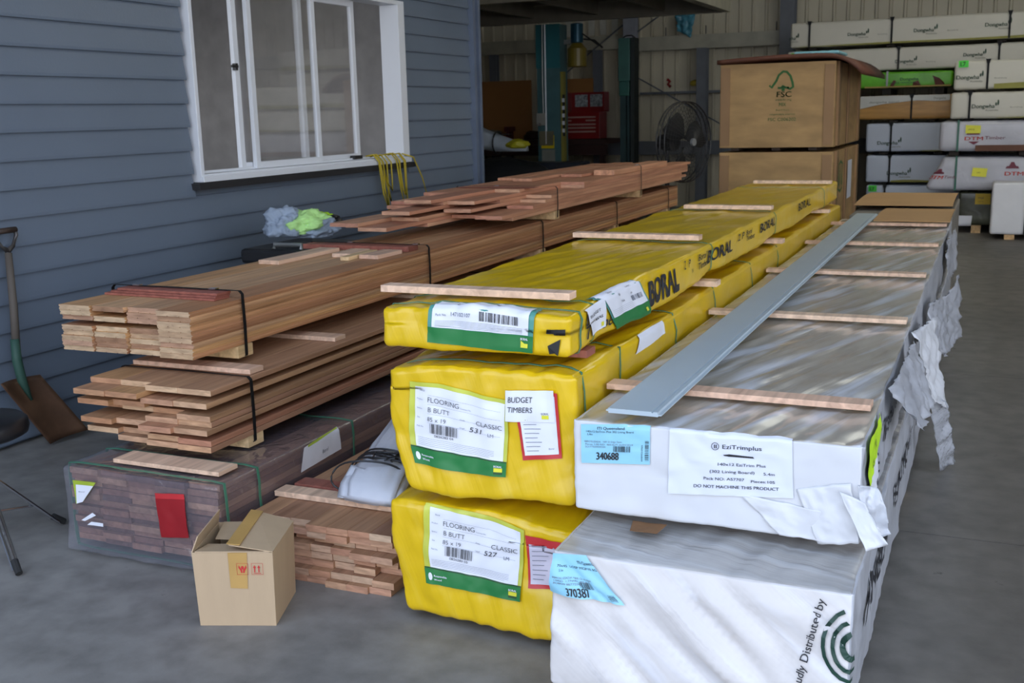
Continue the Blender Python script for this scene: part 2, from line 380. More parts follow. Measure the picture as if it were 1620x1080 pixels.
# floor: concrete slab with worn patches, joints are real grooves in the tone of the slab
def concrete():
    m, nt, p = nodes('concrete'); L = nt.links.new
    tc = add(nt, 'ShaderNodeTexCoord')
    n1 = add(nt, 'ShaderNodeTexNoise'); n1.inputs['Scale'].default_value = .7; n1.inputs['Detail'].default_value = 8; n1.inputs['Roughness'].default_value = .62
    n2 = add(nt, 'ShaderNodeTexNoise'); n2.inputs['Scale'].default_value = 9; n2.inputs['Detail'].default_value = 8
    n3 = add(nt, 'ShaderNodeTexNoise'); n3.inputs['Scale'].default_value = 120; n3.inputs['Detail'].default_value = 2
    for n in (n1, n2, n3): L(tc.outputs['Object'], n.inputs['Vector'])
    r1 = add(nt, 'ShaderNodeValToRGB'); r1.color_ramp.elements[0].position = .3; r1.color_ramp.elements[1].position = .7
    r1.color_ramp.elements[0].color = srgb(116,113,109); r1.color_ramp.elements[1].color = srgb(155,151,145)
    r2 = add(nt, 'ShaderNodeValToRGB'); r2.color_ramp.elements[0].position = .3; r2.color_ramp.elements[1].position = .62
    r2.color_ramp.elements[0].color = (.62, .62, .62, 1); r2.color_ramp.elements[1].color = (1.05, 1.05, 1.05, 1)
    L(n1.outputs[0], r1.inputs[0]); L(n2.outputs[0], r2.inputs[0])
    mx = add(nt, 'ShaderNodeMix', data_type='RGBA', blend_type='MULTIPLY'); mx.inputs[0].default_value = .8
    L(r1.outputs[0], mx.inputs[6]); L(r2.outputs[0], mx.inputs[7]); n4 = add(nt, 'ShaderNodeTexNoise'); n4.inputs['Scale'].default_value = 4.5; n4.inputs['Detail'].default_value = 9; n4.inputs['Roughness'].default_value = .7; L(tc.outputs['Object'], n4.inputs['Vector'])
    r4 = add(nt, 'ShaderNodeValToRGB'); r4.color_ramp.elements[0].position = .66; r4.color_ramp.elements[0].color = (1, 1, 1, 1); r4.color_ramp.elements[1].position = .70; r4.color_ramp.elements[1].color = (.45, .45, .45, 1); L(n4.outputs[0], r4.inputs[0])
    m4 = add(nt, 'ShaderNodeMix', data_type='RGBA', blend_type='MULTIPLY'); m4.inputs[0].default_value = 1; L(mx.outputs[2], m4.inputs[6]); L(r4.outputs[0], m4.inputs[7])
    # slab colour multiplied darker and browner to the right of the packs
    sx_ = add(nt, 'ShaderNodeSeparateXYZ'); L(tc.outputs['Object'], sx_.inputs[0]); ad = add(nt, 'ShaderNodeMath', operation='MULTIPLY_ADD'); ad.inputs[1].default_value = .5; L(n1.outputs[0], ad.inputs[0]); L(sx_.outputs['X'], ad.inputs[2])
    mr = add(nt, 'ShaderNodeMapRange'); mr.inputs[1].default_value = -.15; mr.inputs[2].default_value = .35; L(ad.outputs[0], mr.inputs[0])
    m5 = add(nt, 'ShaderNodeMix', data_type='RGBA', blend_type='MULTIPLY'); L(mr.outputs[0], m5.inputs[0]); L(m4.outputs[2], m5.inputs[6]); m5.inputs[7].default_value = (.52, .49, .46, 1); L(m5.outputs[2], p.inputs['Base Color'])
    p.inputs['Roughness'].default_value = .55
    b = add(nt, 'ShaderNodeBump'); b.inputs['Strength'].default_value = .12; b.inputs['Distance'].default_value = .003
    L(n3.outputs[0], b.inputs['Height']); L(b.outputs[0], p.inputs['Normal'])
    return m
CONC = concrete()
JOINT = mat('joint', (.03,.03,.032,1), .9)
bm = bmesh.new()
ysl = [-14, 3.82, 6.30, 10.3, 17]
for a, b in zip(ysl, ysl[1:]): box(bm, -12, 9, a+.004, b-.004, -.2, 0)
struct(link('floor', bm, CONC))
struct(bx('floor', -14, 14, -40, 18, -.3, -.012, JOINT))

# left wall: lapped weatherboards
CLAD = mat('cladding', srgb(106,118,134), .38, nscale=2, namt=.03, bump=.08, bscale=60)
bm = bmesh.new()
LAP = .128; z = 1.046-8*LAP
Y0W, Y1W, WY0, WY1, WZ0, WZ1 = -.6, 8.5, 4.9, 7.36, 1.10, 2.30
k = 0
while z < 4.4:
    zt = z+LAP+.004
    for a, b in ((Y0W, WY0), (WY0, WY1), (WY1, Y1W)):
        if a == WY0 and zt > WZ0+.06 and z < WZ1-.02: continue
        extr(bm, [(-4.085, z), (-4.085, z+.014), (-4.104, zt), (-4.13, zt), (-4.13, z)], a, b)
    z += LAP
wl = struct(link('wall_left', bm, CLAD))
struct(bx('wall_left', -4.2, -4.131, Y0W, WY0, 0, 4.4, CLAD)); struct(bx('wall_left', -4.2, -4.131, WY1, Y1W, 0, 4.4, CLAD))
struct(bx('wall_left', -4.2, -4.131, WY0, WY1, 0, WZ0, CLAD)); struct(bx('wall_left', -4.2, -4.131, WY0, WY1, WZ1, 4.4, CLAD))
GREYP = mat('blue_grey_paint', srgb(104,116,136), .45)
bm = bmesh.new(); extr(bm, [(-4.17, 8.5), (-4.05, 8.5), (-4.05, 8.545), (-4.075, 8.545), (-4.075, 8.60), (-4.05, 8.60), (-4.05, 8.64), (-4.17, 8.64)], 0, 4.4)
for v in bm.verts: v.co = Vector((v.co.x, v.co.z, v.co.y))
struct(link('trim_1', bm, GREYP))
# office behind the window
PLAST = mat('plaster', srgb(206,202,198), .8)
for n, a in (('wall_office', (-7.6, -7.5, 2.4, 8.4, 0, 2.9)), ('wall_office', (-7.5, -4.2, 2.4, 2.5, 0, 1.2)), ('wall_office', (-7.5, -4.2, 2.4, 2.5, 2.6, 2.9)), ('wall_office', (-7.5, -4.2, 8.3, 8.4, 0, 2.9)), ('ceiling', (-7.5, -4.2, 2.5, 8.3, 2.8, 2.9)), ('floor', (-7.5, -4.2, 2.5, 8.3, .3, .4))):  # near end wall has an added, unseen opening that lets sky light in
    struct(bx(n, *a, PLAST))
struct(bx('wall_divide', -12, -4.17, 8.41, 8.5, 0, 4.4, CLAD))
# window
win = thing('window_1', None, None, (-4.08, 6.1, WZ0)); win['kind'] = 'structure'
def frame_rect(bm, x0, x1, y0, y1, z0, z1, w, wb=None):
    wb = wb or w
    box(bm, x0, x1, y0, y0+w, z0, z1); box(bm, x0, x1, y1-w, y1, z0, z1); box(bm, x0, x1, y0+w, y1-w, z0, z0+wb); box(bm, x0, x1, y0+w, y1-w, z1-w, z1)
bm = bmesh.new(); frame_rect(bm, -4.2, -4.06, 4.93, 7.34, 1.125, 2.29, .03, .045); box(bm, -4.06, -4.045, 4.93, 7.34, 1.125, 1.16)
box(bm, -4.2, -4.045, 7.22, 7.31, 1.17, 2.26); box(bm, -4.135, -4.12, 4.96, 7.22, 1.17, 1.185)
link('frame', bm, WALU, win, bevel=.003)
link('sill', (lambda b: (box(b, -4.2, -4.035, 4.88, 7.38, 1.085, 1.122), b)[1])(bmesh.new()), mat('sill_dark', (.02,.02,.022,1), .6), win)
def sash(y0, y1, x):
    bm = bmesh.new(); frame_rect(bm, x, x+.028, y0, y1, 1.172, 2.258, .042, .04)
    s_ = link('sash', bm, WALU, win, bevel=.002)
    link('pane', (lambda b: (box(b, x+.011, x+.015, y0+.042, y1-.042, 1.212, 2.216), b)[1])(bmesh.new()), GLASS, s_)
    return s_
s1 = sash(5.40, 6.12, -4.165); s2 = sash(5.50, 6.22, -4.13); s3 = sash(6.10, 6.80, -4.19)
bm = bmesh.new(); box(bm, -4.14, -4.115, 5.38, 5.40, 1.75, 1.79); box(bm, -4.12, -4.11, 5.34, 5.40, 1.765, 1.78); link('latch', bm, BLACKP, win)

# rear wall: ribbed steel, girts, columns
RIB = mat('ribbed_steel', srgb(194,187,166), .5, nscale=1.5, namt=.06)
bm = bmesh.new(); x = -11.0; prof = []
while x < 7:
    prof += [(x, 16.5), (x+.035, 16.5), (x+.05, 16.472), (x+.075, 16.472), (x+.09, 16.5)]; x += .19
a = [bm.verts.new((p[0], p[1], 0)) for p in prof]; b = [bm.verts.new((p[0], p[1], 4.6)) for p in prof]
for i in range(len(a)-1): bm.faces.new((a[i], a[i+1], b[i+1], b[i]))
struct(link('wall_back', bm, RIB))
struct(bx('wall_back', -11.0, 7, 16.52, 16.6, 0, 4.6, RIB))
GIRT = mat('girt_steel', srgb(168,165,150), .5); COLM = mat('column_steel', srgb(100,104,112), .5)
def cgirt(z, x0, x1, m=GIRT):
    bm = bmesh.new(); extr(bm, [(16.27, z-.1), (16.46, z-.1), (16.46, z-.085), (16.285, z-.085), (16.285, z+.085), (16.46, z+.085), (16.46, z+.1), (16.27, z+.1)], x0, x1, axis='x')
    return struct(link('trim_2', bm, m))
cgirt(2.49, -11, -5.2); cgirt(2.44, -5.0, 5.5); struct(bx('trim_2', -5.0, 5.5, 16.3, 16.46, 1.70, 1.735, COLM)); cgirt(.9, -11, 5.5, COLM)
def column(x, y, w=.18, m=COLM, H=4.6):
    bm = bmesh.new(); t = .012
    box(bm, x-w/2, x+w/2, y, y+t, 0, H); box(bm, x-w/2, x+w/2, y+w-t, y+w, 0, H); box(bm, x-t/2, x+t/2, y+t, y+w-t, 0, H)
    return struct(link('trim_3', bm, m))
column(-5.1, 16.08, .18, mat('column_light', srgb(150,154,166), .5)); column(-4.0, 16.1, .15, H=2.34); column(-2.78, 16.08, .2); column(-7.35, 16.1, .12, H=2.38); column(-5.62, 16.1, .12, H=2.38)
def rod(a, b): bm = bmesh.new(); tube(bm, [a, b], .011, 6); return struct(link('trim_4', bm, COLM))
rod((-6.3, 16.2, 1.95), (-5.2, 16.2, 2.75)); rod((-5.0, 16.2, 1.95), (-3.2, 16.2, .95)); rod((-5.0, 16.2, 2.62), (-4.4, 16.2, 3.0))
# lit stretch high in the rear wall, its light put into paler ribs
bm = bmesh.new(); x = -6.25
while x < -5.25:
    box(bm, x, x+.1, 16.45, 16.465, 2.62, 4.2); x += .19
struct(link('trim_5', bm, mat('lit_wall_ribs', srgb(196,196,186), .5)))
struct(bx('wall_right', 7, 7.1, 6, 16.5, 0, 4.6, RIB)); struct(bx('wall_left', -11.1, -11, 8.5, 16.6, 0, 4.6, RIB))
ROOF = mat('roof_sheet', srgb(150,152,150), .6)
for a in ((-11, 7, .8, 8.0), (-11, -1.2, 8.0, 16.6), (-1.2, 1.4, 12.2, 16.6), (1.4, 7, 8.0, 16.6)):
    struct(bx('ceiling', a[0], a[1], a[2], a[3], 4.6, 4.66, ROOF))
m_, nt_, p_ = nodes('translucent_roof'); tl = add(nt_, 'ShaderNodeBsdfTranslucent'); tl.inputs[0].default_value = (.72, .70, .62, 1); nt_.links.new(tl.outputs[0], nt_.nodes['Material Output'].inputs[0])
struct(bx('ceiling', -1.2, 1.4, 8.0, 12.2, 4.62, 4.625, m_))
# mezzanine
MEZ = mat('mezzanine_steel', srgb(128,122,108), .6); MEZD = mat('mezzanine_board', srgb(92,78,66), .7)
mz = thing('mezzanine_platform', 'steel framed mezzanine platform high over the hoist bay, grey beams', 'platform', (-5.2, 12.6, 2.64)); mz['kind'] = 'structure'
bm = bmesh.new(); box(bm, -10.9, -3.22, 13.97, 14.0, 2.636, 2.86); box(bm, -10.9, -3.22, 13.90, 13.97, 2.636, 2.65); box(bm, -10.9, -3.22, 11.2, 11.24, 2.64, 2.9); box(bm, -10.9, -3.22, 11.24, 11.32, 2.64, 2.66)
link('beam', bm, MEZ, mz)
bm = bmesh.new(); box(bm, -3.24, -3.12, 8.6, 14.0, 2.64, 2.655); box(bm, -3.14, -3.12, 8.6, 14.0, 2.655, 2.9); link('edge_beam', bm, mat('cream_steel', srgb(176,172,152), .5), mz)
for x in (-4.0, -4.9, -5.8, -6.7, -7.6, -8.5): link('joist', (lambda b: (box(b, x, x+.05, 11.24, 13.97, 2.70, 2.86), b)[1])(bmesh.new()), MEZ, mz)
link('deck', (lambda b: (box(b, -10.9, -3.14, 11.2, 13.97, 2.862, 2.90), b)[1])(bmesh.new()), MEZD, mz)
tag(mz, None)

# ================================================================== boards
def board_mesh(name, w, t, L, mats, tg=True):
    bm = bmesh.new()
    if tg:
        b = w-.0065
        P = [(0, .001), (.0, t*.38), (.004, t*.42), (.004, t*.6), (0, t*.64), (0, t), (b, t), (b, t*.64), (b+.0055, t*.6), (b+.0055, t*.42), (b, t*.38), (b, 0),
             (b*.72, 0), (b*.70, .003), (b*.68, 0), (b*.36, 0), (b*.34, .003), (b*.32, 0), (0, 0)]
        P = P[1:]
    else:
        c = .0015; P = [(0, c), (0, t-c), (c, t), (w-c, t), (w, t-c), (w, c), (w-c, 0), (c, 0)]
    extr(bm, P, 0, L, 0, 1)
    me = bpy.data.meshes.new(name); bmesh.ops.recalc_face_normals(bm, faces=bm.faces[:]); bm.to_mesh(me); bm.free()
    for m in mats: me.materials.append(m)
    return me
ORD = ['top', 'second', 'third', 'fourth', 'fifth', 'sixth', 'seventh', 'eighth', 'ninth', 'tenth', 'eleventh', 'twelfth']
COLW = ['leftmost', 'second from left', 'third from left', 'fourth from left', 'fifth from left', 'sixth from left', 'seventh from left']
def stack(name, cat, x0, w, nc, y0, ztop, t, nl, L, mats, kind, where, group, fr=None, tg=True, gap=.0004, skip=(), step=None):
    cache = {}
    for i in range(nl):
        z = ztop-(i+1)*t
        for j in range(nc):
            if (i, j) in skip: continue
            f, l = (fr(i, j) if fr else (random.uniform(-.012, .012), L))
            lk = round(l, 1)
            if lk not in cache: cache[lk] = board_mesh(name, w, t-gap, lk, mats, tg)
            o = bpy.data.objects.new(name, cache[lk]); COL.objects.link(o)
            sh = step(i, j) if step else 0
            o.location = (x0+j*w+.0005+sh, y0+f, z)
            ww = COLW[j] if j < nc-1 else 'rightmost'
            lay = ORD[i]+' layer' if i < nl-1 else 'bottom layer'
            tag(o, '%s, %s in the %s %s' % (kind, ww, lay, where), cat, group)

# T1: top strapped pack of flooring
def fr1(i, j):
    f = [.0, .01, .02, .0][j]+random.uniform(-.006, .006)
    if i == 2 and j == 0: f = .01
    if i == 1 and j == 1: f = .16
    if i == 3 and j == 2: f = .22
    if i == 3 and j in (0, 1): f = .20
    return f, 6.5
stack('floorboard', 'board', -3.172, .1545, 4, 2.985, .805, .0192, 9, 6.5, (W_T1, E_T1), 'tan floorboard', 'of the long strapped top stack', 'floorboards in the long strapped top stack', fr1)
# T2: loose looking hardwood pack below
def fr2(i, j):
    base = [.06, -.02, .04, .0, .05, .03, .0, .05, .02, .0][i]
    return base+random.uniform(-.02, .02)+[.02, .03, .0, -.01][j], [6.2, 6.0, 6.2, 5.9][j]
stack('hardwood_board', 'board', -2.955, .142, 4, 2.80, .566, .0206, 10, 6, (W_T2, E_T2), 'brown hardwood board', 'of the middle stack', 'hardwood boards in the middle stack', fr2, tg=False, gap=.0012,
      skip=((1, 2), (1, 3), (3, 2), (3, 3), (5, 0), (5, 1), (7, 3), (9, 0)), step=lambda i, j: [0, .004, -.006, -.004, .012, .012, .018, .014, .018, .02][i])
# T0: reddish pack on the far half
def fr0(i, j):
    f = [[.9, .35, 1.2, 1.9], [.5, .5, .55, 1.9], [.45, .1, .9, 1.3], [.5, 1.0, .5, 1.2], [-.15, .2, 1.1, 1.0], [.0, -.15, .6, .55], [.6, .3, .9, .7]][i][j]
    return f, [[3.9, 4.3, 3.5, 2.9], [4.1, 4.2, 4.1, 3.0], [4.3, 4.5, 3.9, 3.5], [4.3, 3.7, 4.2, 3.5], [4.9, 4.5, 3.6, 3.5], [4.7, 4.8, 4.0, 4.1], [4.0, 4.4, 3.8, 3.9]][i][j]-.35+random.uniform(0, .3)
stack('reddish_board', 'board', -3.18, .170, 4, 5.0, 1.005, .0205, 7, 4.5, (W_T0, E_T0), 'reddish hardwood board', 'of the far raised stack', 'reddish boards in the far raised stack', fr0, tg=False, gap=.001)
# S: decking on the floor
def frs(i, j): return random.uniform(-.02, .02)+[0, .0, .01, -.02, .01, .0, -.03, -.04][i], 4.2
stack('decking_board', 'board', -2.195, .0785, 7, 2.76, .186, .0232, 8, 4.2, (W_S, E_S), 'brown decking board', 'of the low floor stack', 'decking boards in the low stack by the carton', frs, tg=False, gap=.001,
      skip=((1, 0), (2, 1), (6, 0)), step=lambda i, j: [0, 0, .01, .008, .012, .02, .022, .012][i])

def batten(x0, x1, y0, y1, z0, z1, m, label, name='timber_batten', group=None, rot=0, cat='batten'):
    c = Vector(((x0+x1)/2, (y0+y1)/2, z0)); hx, hy = (x1-x0)/2, (y1-y0)/2
    bm = bmesh.new(); box(bm, -hx, hx, -hy, hy, 0, z1-z0)
    o = link(name, bm, m, bevel=.0012); o.location = c; o.rotation_euler = (0, 0, rot)
    return tag(o, label, cat, group)
def strap_loop(x0, x1, z0, z1, y, label, w=.016, m=BLACK_STRAP, lean=0, group=None, name='strap', clip=None, r=.012):
    P = [(x0, z1-r), (x0+r, z1), ((x0+x1)/2, z1+.001), (x1-r, z1), (x1, z1-r), (x1+.002, (z0+z1)/2), (x1, z0+r), (x1-r, z0), (x0+r, z0), (x0, z0+r)]
    bm = bmesh.new(); rings = []; cx, cz = (x0+x1)/2, (z0+z1)/2
    for x, z in P:
        n = Vector((x-cx, z-cz)).normalized(); yy = y+lean*(x-x0)
        rings.append([bm.verts.new(v) for v in ((x, yy-w/2, z), (x, yy+w/2, z), (x+n.x*.0016, yy+w/2, z+n.y*.0016), (x+n.x*.0016, yy-w/2, z+n.y*.0016))])
    for i in range(len(P)):
        A, B = rings[i], rings[(i+1) % len(P)]
        for k in range(4): bm.faces.new((A[k], A[(k+1) % 4], B[(k+1) % 4], B[k]))
    o = thing('strap', label, 'strap', (cx, y, z0), group)
    link('band', bm, m, o)
    if clip:
        for t in clip: link('clip', (lambda b: (box(b, t-.016, t+.016, y+lean*(t-x0)-w*.65, y+lean*(t-x0)+w*.65, z1+.001, z1+.006), b)[1])(bmesh.new()), CHROME, o)
    return o
T1R, T1L = -2.549, -3.176
# battens and straps on T1
for k in range(3):
    batten(-3.16+.03*k, -2.62+.004*k, 3.20+k*.004, 3.29, .8055+k*.0095, .8145+k*.0095, W_RED, 'thin reddish batten strapped across the front of the long top stack, %s of three' % ('lowest', 'middle', 'topmost')[k], rot=-.02)
strap_loop(T1L, T1R, .580, .836, 3.27, 'black strap nearest the front around the long tan stack and its bearer', clip=(-3.05, -2.68))
batten(-3.24, -2.62, 4.68, 4.78, .8055, .830, W_RED, 'red batten strapped across the long tan stack behind the loose offcuts')
strap_loop(T1L-.07, T1R, .584, .833, 4.76, 'black strap halfway along the long tan stack with a chrome clip', clip=(-3.0, -2.62))
strap_loop(T1L, T1R, .584, .808, 6.27, 'black strap on the long tan stack below the first strap of the red boards')
strap_loop(T1L, T1R, .584, .808, 7.74, 'black strap on the long tan stack between the two straps of the red boards')
strap_loop(T1L, T1R, .584, .808, 9.15, 'black strap at the far end of the long tan stack')
# offcuts lying on T1
batten(-3.10, -2.985, 4.12, 4.62, .8055, .8245, W_BAT, 'pale floorboard offcut lying alone on the long tan stack', 'board_offcut', cat='offcut', rot=-.02)
batten(-2.90, -2.80, 4.42, 4.62, .8055, .8245, W_BAT, 'short pinkish offcut in front of the red batten on the long stack', 'board_offcut', cat='offcut', rot=.06)
batten(-2.79, -2.745, 4.32, 4.60, .8055, .8235, W_PINE, 'narrow pale offcut between two others on the long tan stack', 'board_offcut', cat='offcut', rot=.03)
batten(-2.73, -2.625, 4.40, 4.62, .8055, .8245, W_BAT, 'short pale offcut at the right edge of the long tan stack near the clip', 'board_offcut', cat='offcut', rot=-.04)
# bearers
for k, (y, lab) in enumerate(((3.27, 'pale pine bearer under the front of the long tan stack'), (4.76, 'pine bearer under the middle of the long tan stack'), (6.27, 'pine bearer under the long tan stack at the third strap'), (7.74, 'pine bearer under the long tan stack at the fourth strap'), (9.15, 'pine bearer under the far end of the long tan stack'))):
    batten(-3.15, -2.552, y-.045, y+.045, .5855, .631, W_PINE, lab, 'timber_bearer', cat='bearer')
batten(-2.94, -2.40, 3.09, 3.17, .5665, .5845, W_BAT, 'flat pinkish batten on the middle stack below the front pine bearer', rot=.0)
batten(-2.80, -2.42, 3.68, 3.76, .5665, .5845, W_BAT, 'flat batten on the middle stack just behind the front bearer')
for y, lab in ((4.76, 'second'), (6.27, 'third'), (7.74, 'fourth')):
    batten(-2.92, -2.42, y-.04, y+.04, .5665, .5845, W_BAT, 'flat batten on the middle stack under the %s pine bearer' % lab)
strap_loop(-2.96, -2.368, .325, .571, 3.05, 'black strap around the front of the uneven middle stack')
strap_loop(-2.96, -2.368, .325, .571, 5.6, 'black strap around the uneven middle stack farther back')
for y, lab in ((3.06, 'pale pine bearer between the middle stack and the film wrapped pack, near the front'), (5.6, 'pine bearer between the middle stack and the film wrapped pack, farther back')):
    batten(-2.90, -2.372, y-.045, y+.045, .3165, .3595, W_PINE, lab, 'timber_bearer', cat='bearer')
batten(-2.72, -2.27, 2.72, 2.82, .3165, .331, W_BAT, 'wide brown board under the middle stack resting on the film wrapped pack', 'hardwood_board', cat='board')
# T0 straps, bearers, loose boards
strap_loop(-3.19, -2.488, .812, 1.012, 6.37, 'black strap around the nearer part of the far reddish stack', w=.014, clip=(-2.9,))
strap_loop(-3.19, -2.488, .812, 1.052, 8.15, 'black strap around the far part of the reddish stack', w=.014, clip=(-2.52,))
for y, lab in ((6.37, 'pale bearer under the reddish stack at its nearer strap'), (8.15, 'pale bearer under the reddish stack at its farther strap')):
    batten(-3.1, -2.492, y-.04, y+.04, .8085, .8585, W_PINE, lab, 'timber_bearer', cat='bearer')
batten(-3.18, -3.05, 7.0, 9.0, 1.006, 1.024, W_T0, 'long loose red board along the left top of the reddish stack', 'reddish_board', cat='board')
batten(-3.02, -2.88, 6.9, 8.9, 1.006, 1.026, W_T0, 'loose red board second from left on top of the reddish stack', 'reddish_board', cat='board')
batten(-2.86, -2.70, 7.4, 8.7, 1.006, 1.026, W_T0, 'loose pinkish board in the middle of the reddish stack top', 'reddish_board', cat='board')
batten(-2.68, -2.52, 7.6, 9.0, 1.006, 1.045, W_T0, 'thick red board at the right edge of the reddish stack top', 'reddish_board', cat='board')
batten(-3.14, -2.60, 6.27, 6.35, 1.006, 1.0085, W_RED, 'thin red batten under the nearer strap of the reddish stack')
# S: batten, strap
batten(-2.21, -1.655, 2.93, 3.0, .187, .206, W_BAT, 'front brown batten lying across the low decking stack beside the white roll')
batten(-2.19, -1.66, 3.02, 3.09, .187, .206, W_RED, 'dark rear batten lying across the low decking stack behind the strap')
strap_loop(-2.215, -1.63, -.0 + .001, .190, 3.01, 'flat black strap between two battens around the low decking stack', clip=(-2.03,), w=.014)
batten(-2.18, -1.65, 3.9, 3.98, .187, .206, W_BAT, 'batten across the decking stack halfway along its length')

# P: film wrapped hardwood pack
pk = thing('film_wrapped_pack', 'clear film wrapped hardwood pack on the floor with red label and green straps', 'timber pack', (-2.55, 2.7, 0))
cache = {}
for i in range(12):
    for j in range(5):
        w = .126; f = random.uniform(-.012, .012)
        bm = bmesh.new(); box(bm, -2.868+j*w, -2.868+(j+1)*w-.001, 2.672+f, 8.7, .304-(i+1)*.0222, .304-i*.0222-.0012)
        link('board', bm, W_P, pk)
for y in (2.95, 4.6, 6.3, 8.0): link('skid', (lambda b: (box(b, -2.86, -2.245, y-.04, y+.04, 0, .034), b)[1])(bmesh.new()), W_PINE, pk)
def dP(p, n):
    a = .0035*nz(p, 9)+.002*nz(p, 26, 3)
    if n.y < -.3: a += .006*max(0, nz((p[0]*3, p[1], p[2]), 4, 9))
    d = n*(a+.001)
    if p[2] < .1 and n.y < -.2: d += Vector((0, -.02*(.1-p[2])/.1, 0))
    return d
wp = Wrap(-2.882, -2.222, 2.648, 8.74, .012, .309, .010, dP)
fm = wp.mesh('film', [FILM], pk, dx=.022)
for y, l in ((2.655+.03, .0), (2.86, .0), (3.46, 0), (5.6, 0)): wp.strap('strap', GREEN_STRAP, pk, y, w=.012)
L = Label(wp.front, (-2.465, .108), (-2.35, .122), (-2.355, .272), (-2.475, .262), pk, 'red_label', 'bright red paper label'); L.rect(LRED); L.rect(mat('label_dark_red', srgb(150,24,32), .4), 0, 0, 1, .88).done()
L = Label(wp.front, (-2.83, .18), (-2.80, .19), (-2.73, .268), (-2.835, .265), pk, 'torn_label', 'torn paper label with lime border'); L.rect(LLIME); L.rect(PAPER, .12, .0, 1, .82).text('Boral', .3, .5, .006, INKG).done()
L = Label(wp.front, (-2.815, .122), (-2.80, .12), (-2.745, .148), (-2.76, .156), pk, 'paper_scrap'); L.rect(PAPER).done()
L = Label(wp.front, (-2.79, .108), (-2.715, .112), (-2.715, .124), (-2.77, .122), pk, 'paper_scrap'); L.rect(PAPER).done()
L = Label(wp.right, (3.10, .215), (3.37, .225), (3.36, .315), (3.13, .300), pk, 'side_label', 'torn white side label with lime strip'); L.rect(PAPER); L.rect(LLIME, .1, .93, .98, 1).text('Boral', .5, .3, .02, INKG).done()

# ================================================================== yellow packs
def smooth(a, b, x):
    t = min(1, max(0, (x-a)/(b-a))); return t*t*(3-2*t)
def dY(k, straps, taper=0, sag=.012, amp=1.0):
    def f(p, n):
        a = amp*(.005*nz(p, 5, k)+.0022*nz(p, 15, k+4))
        if n.y < -.3:       # front: soft pleats hanging from the top edge, slack folds between
            zt = p[2]
            a += amp*(.006*noise.noise(Vector((p[0]*17+k+zt*2, 0, zt*4)))+.006*abs(noise.noise(Vector((p[0]*8+zt*9, k, zt*8-p[0]*6))))+.0035*abs(noise.noise(Vector((p[0]*21-zt*10, k+3, zt*16)))))
        if n.z > .5:        # top: long creases running at a slant
            c = p[0]*1.0-p[1]*.22
            a += .010*abs(noise.noise(Vector((c*12, (p[1]+p[0])*1.1, k))))+.004*abs(noise.noise(Vector((c*30, p[1]*2, k+5))))-.006
        if abs(n.x) > .5:
            a += .007*noise.noise(Vector((k, p[1]*2.3+p[2]*4, p[2]*10)))+.005*abs(noise.noise(Vector((k, p[1]*9+p[2]*14, p[2]*12))))
        d = n*a
        for ys in straps:   # film is pulled in at each strap
            w = math.exp(-((p[1]-ys)/.05)**2); d -= n*.006*w*(abs(n.x) > .3)
        return d
    return f
Y1S = [2.80, 4.17, 5.52, 7.45]
def d1(p, n):
    d = dY(1, Y1S)(p, n)
    # lower edge sags between bearers and the near left corner is tucked
    if p[2] < .87: d += Vector((0, 0, -.014*abs(math.sin((p[1]-2.85)/1.33*PI))))
    e = smooth(2.95, 2.62, p[1]); m = smooth(.28, 0, abs(p[0]+1.27))
    if p[2] > .9: d += Vector((0, 0, -.012*e*(1-m)))
    return d
def d2(p, n):
    d = dY(2, [2.68, 2.98, 4.17, 5.52])(p, n); e = smooth(3.2, 2.6, p[1])
    low = smooth(.6, .40, p[2])
    d += Vector((.055*low*e*smooth(-1.25, -1.5, p[0]), 0, 0))
    d += Vector((0, -.014*low*e, -.012*low*e*math.sin((p[0]+1.53)*9)))
    if p[2] > .72: d += Vector((0, 0, -.02*smooth(-1.35, -1.53, p[0])*e))
    return d
def d3(p, n):
    d = dY(3, [3.2, 4.5], amp=1.2)(p, n); e = smooth(3.2, 2.6, p[1]); low = smooth(.25, .03, p[2])
    d += Vector((.035*low*e*smooth(-1.25, -1.5, p[0]), 0, 0))
    d += Vector((0, -.03*low*e*smooth(-1.55, -1.1, p[0]), 0))
    if p[2] > .3: d += Vector((0, 0, -.03*smooth(-1.25, -1.0, p[0])*smooth(2.75, 2.6, p[1])))
    return d
ypA = thing('yellow_timber_pack', 'thin yellow wrapped timber pack on top, green and white end label, green straps', 'timber pack', (-1.27, 2.7, .83), None)
ypB = thing('yellow_timber_pack', 'yellow wrapped flooring pack in the middle with the handwritten budget timbers note', 'timber pack', (-1.27, 2.7, .40), None)
ypC = thing('yellow_timber_pack', 'yellow wrapped flooring pack on the floor, bottom of the yellow pile, red docket pouch', 'timber pack', (-1.27, 2.7, 0), None)
wA = Wrap(-1.55, -.985, 2.60, 7.88, .836, .953, .018, d1); wB = Wrap(-1.535, -.968, 2.595, 7.95, .418, .788, .020, d2); wC = Wrap(-1.55, -.975, 2.60, 7.9, .03, .376, .022, d3)
streaks(YEL, srgb(238,216,110), (16, 1.6), (1, -.22, .4), (1, 1, .5), .60, .80, .45)  # bright glints on the yellow film, painted into its colour
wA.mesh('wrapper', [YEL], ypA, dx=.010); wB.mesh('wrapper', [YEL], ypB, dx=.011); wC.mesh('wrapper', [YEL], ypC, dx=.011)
for y, ln in ((2.665, .0), (2.785, .0)): wA.strap('strap', GREEN_STRAP, ypA, y, w=.008, lean=ln)
for y in (4.17, 5.52): wA.strap('strap', GREEN_STRAP, ypA, y, w=.008)
wA.strap('strap', GREEN_STRAP, ypA, 7.2, w=.008)
for y in (2.665, 2.98, 3.55, 4.17, 4.85, 5.52): wB.strap('strap', GREEN_STRAP, ypB, y, w=.009)
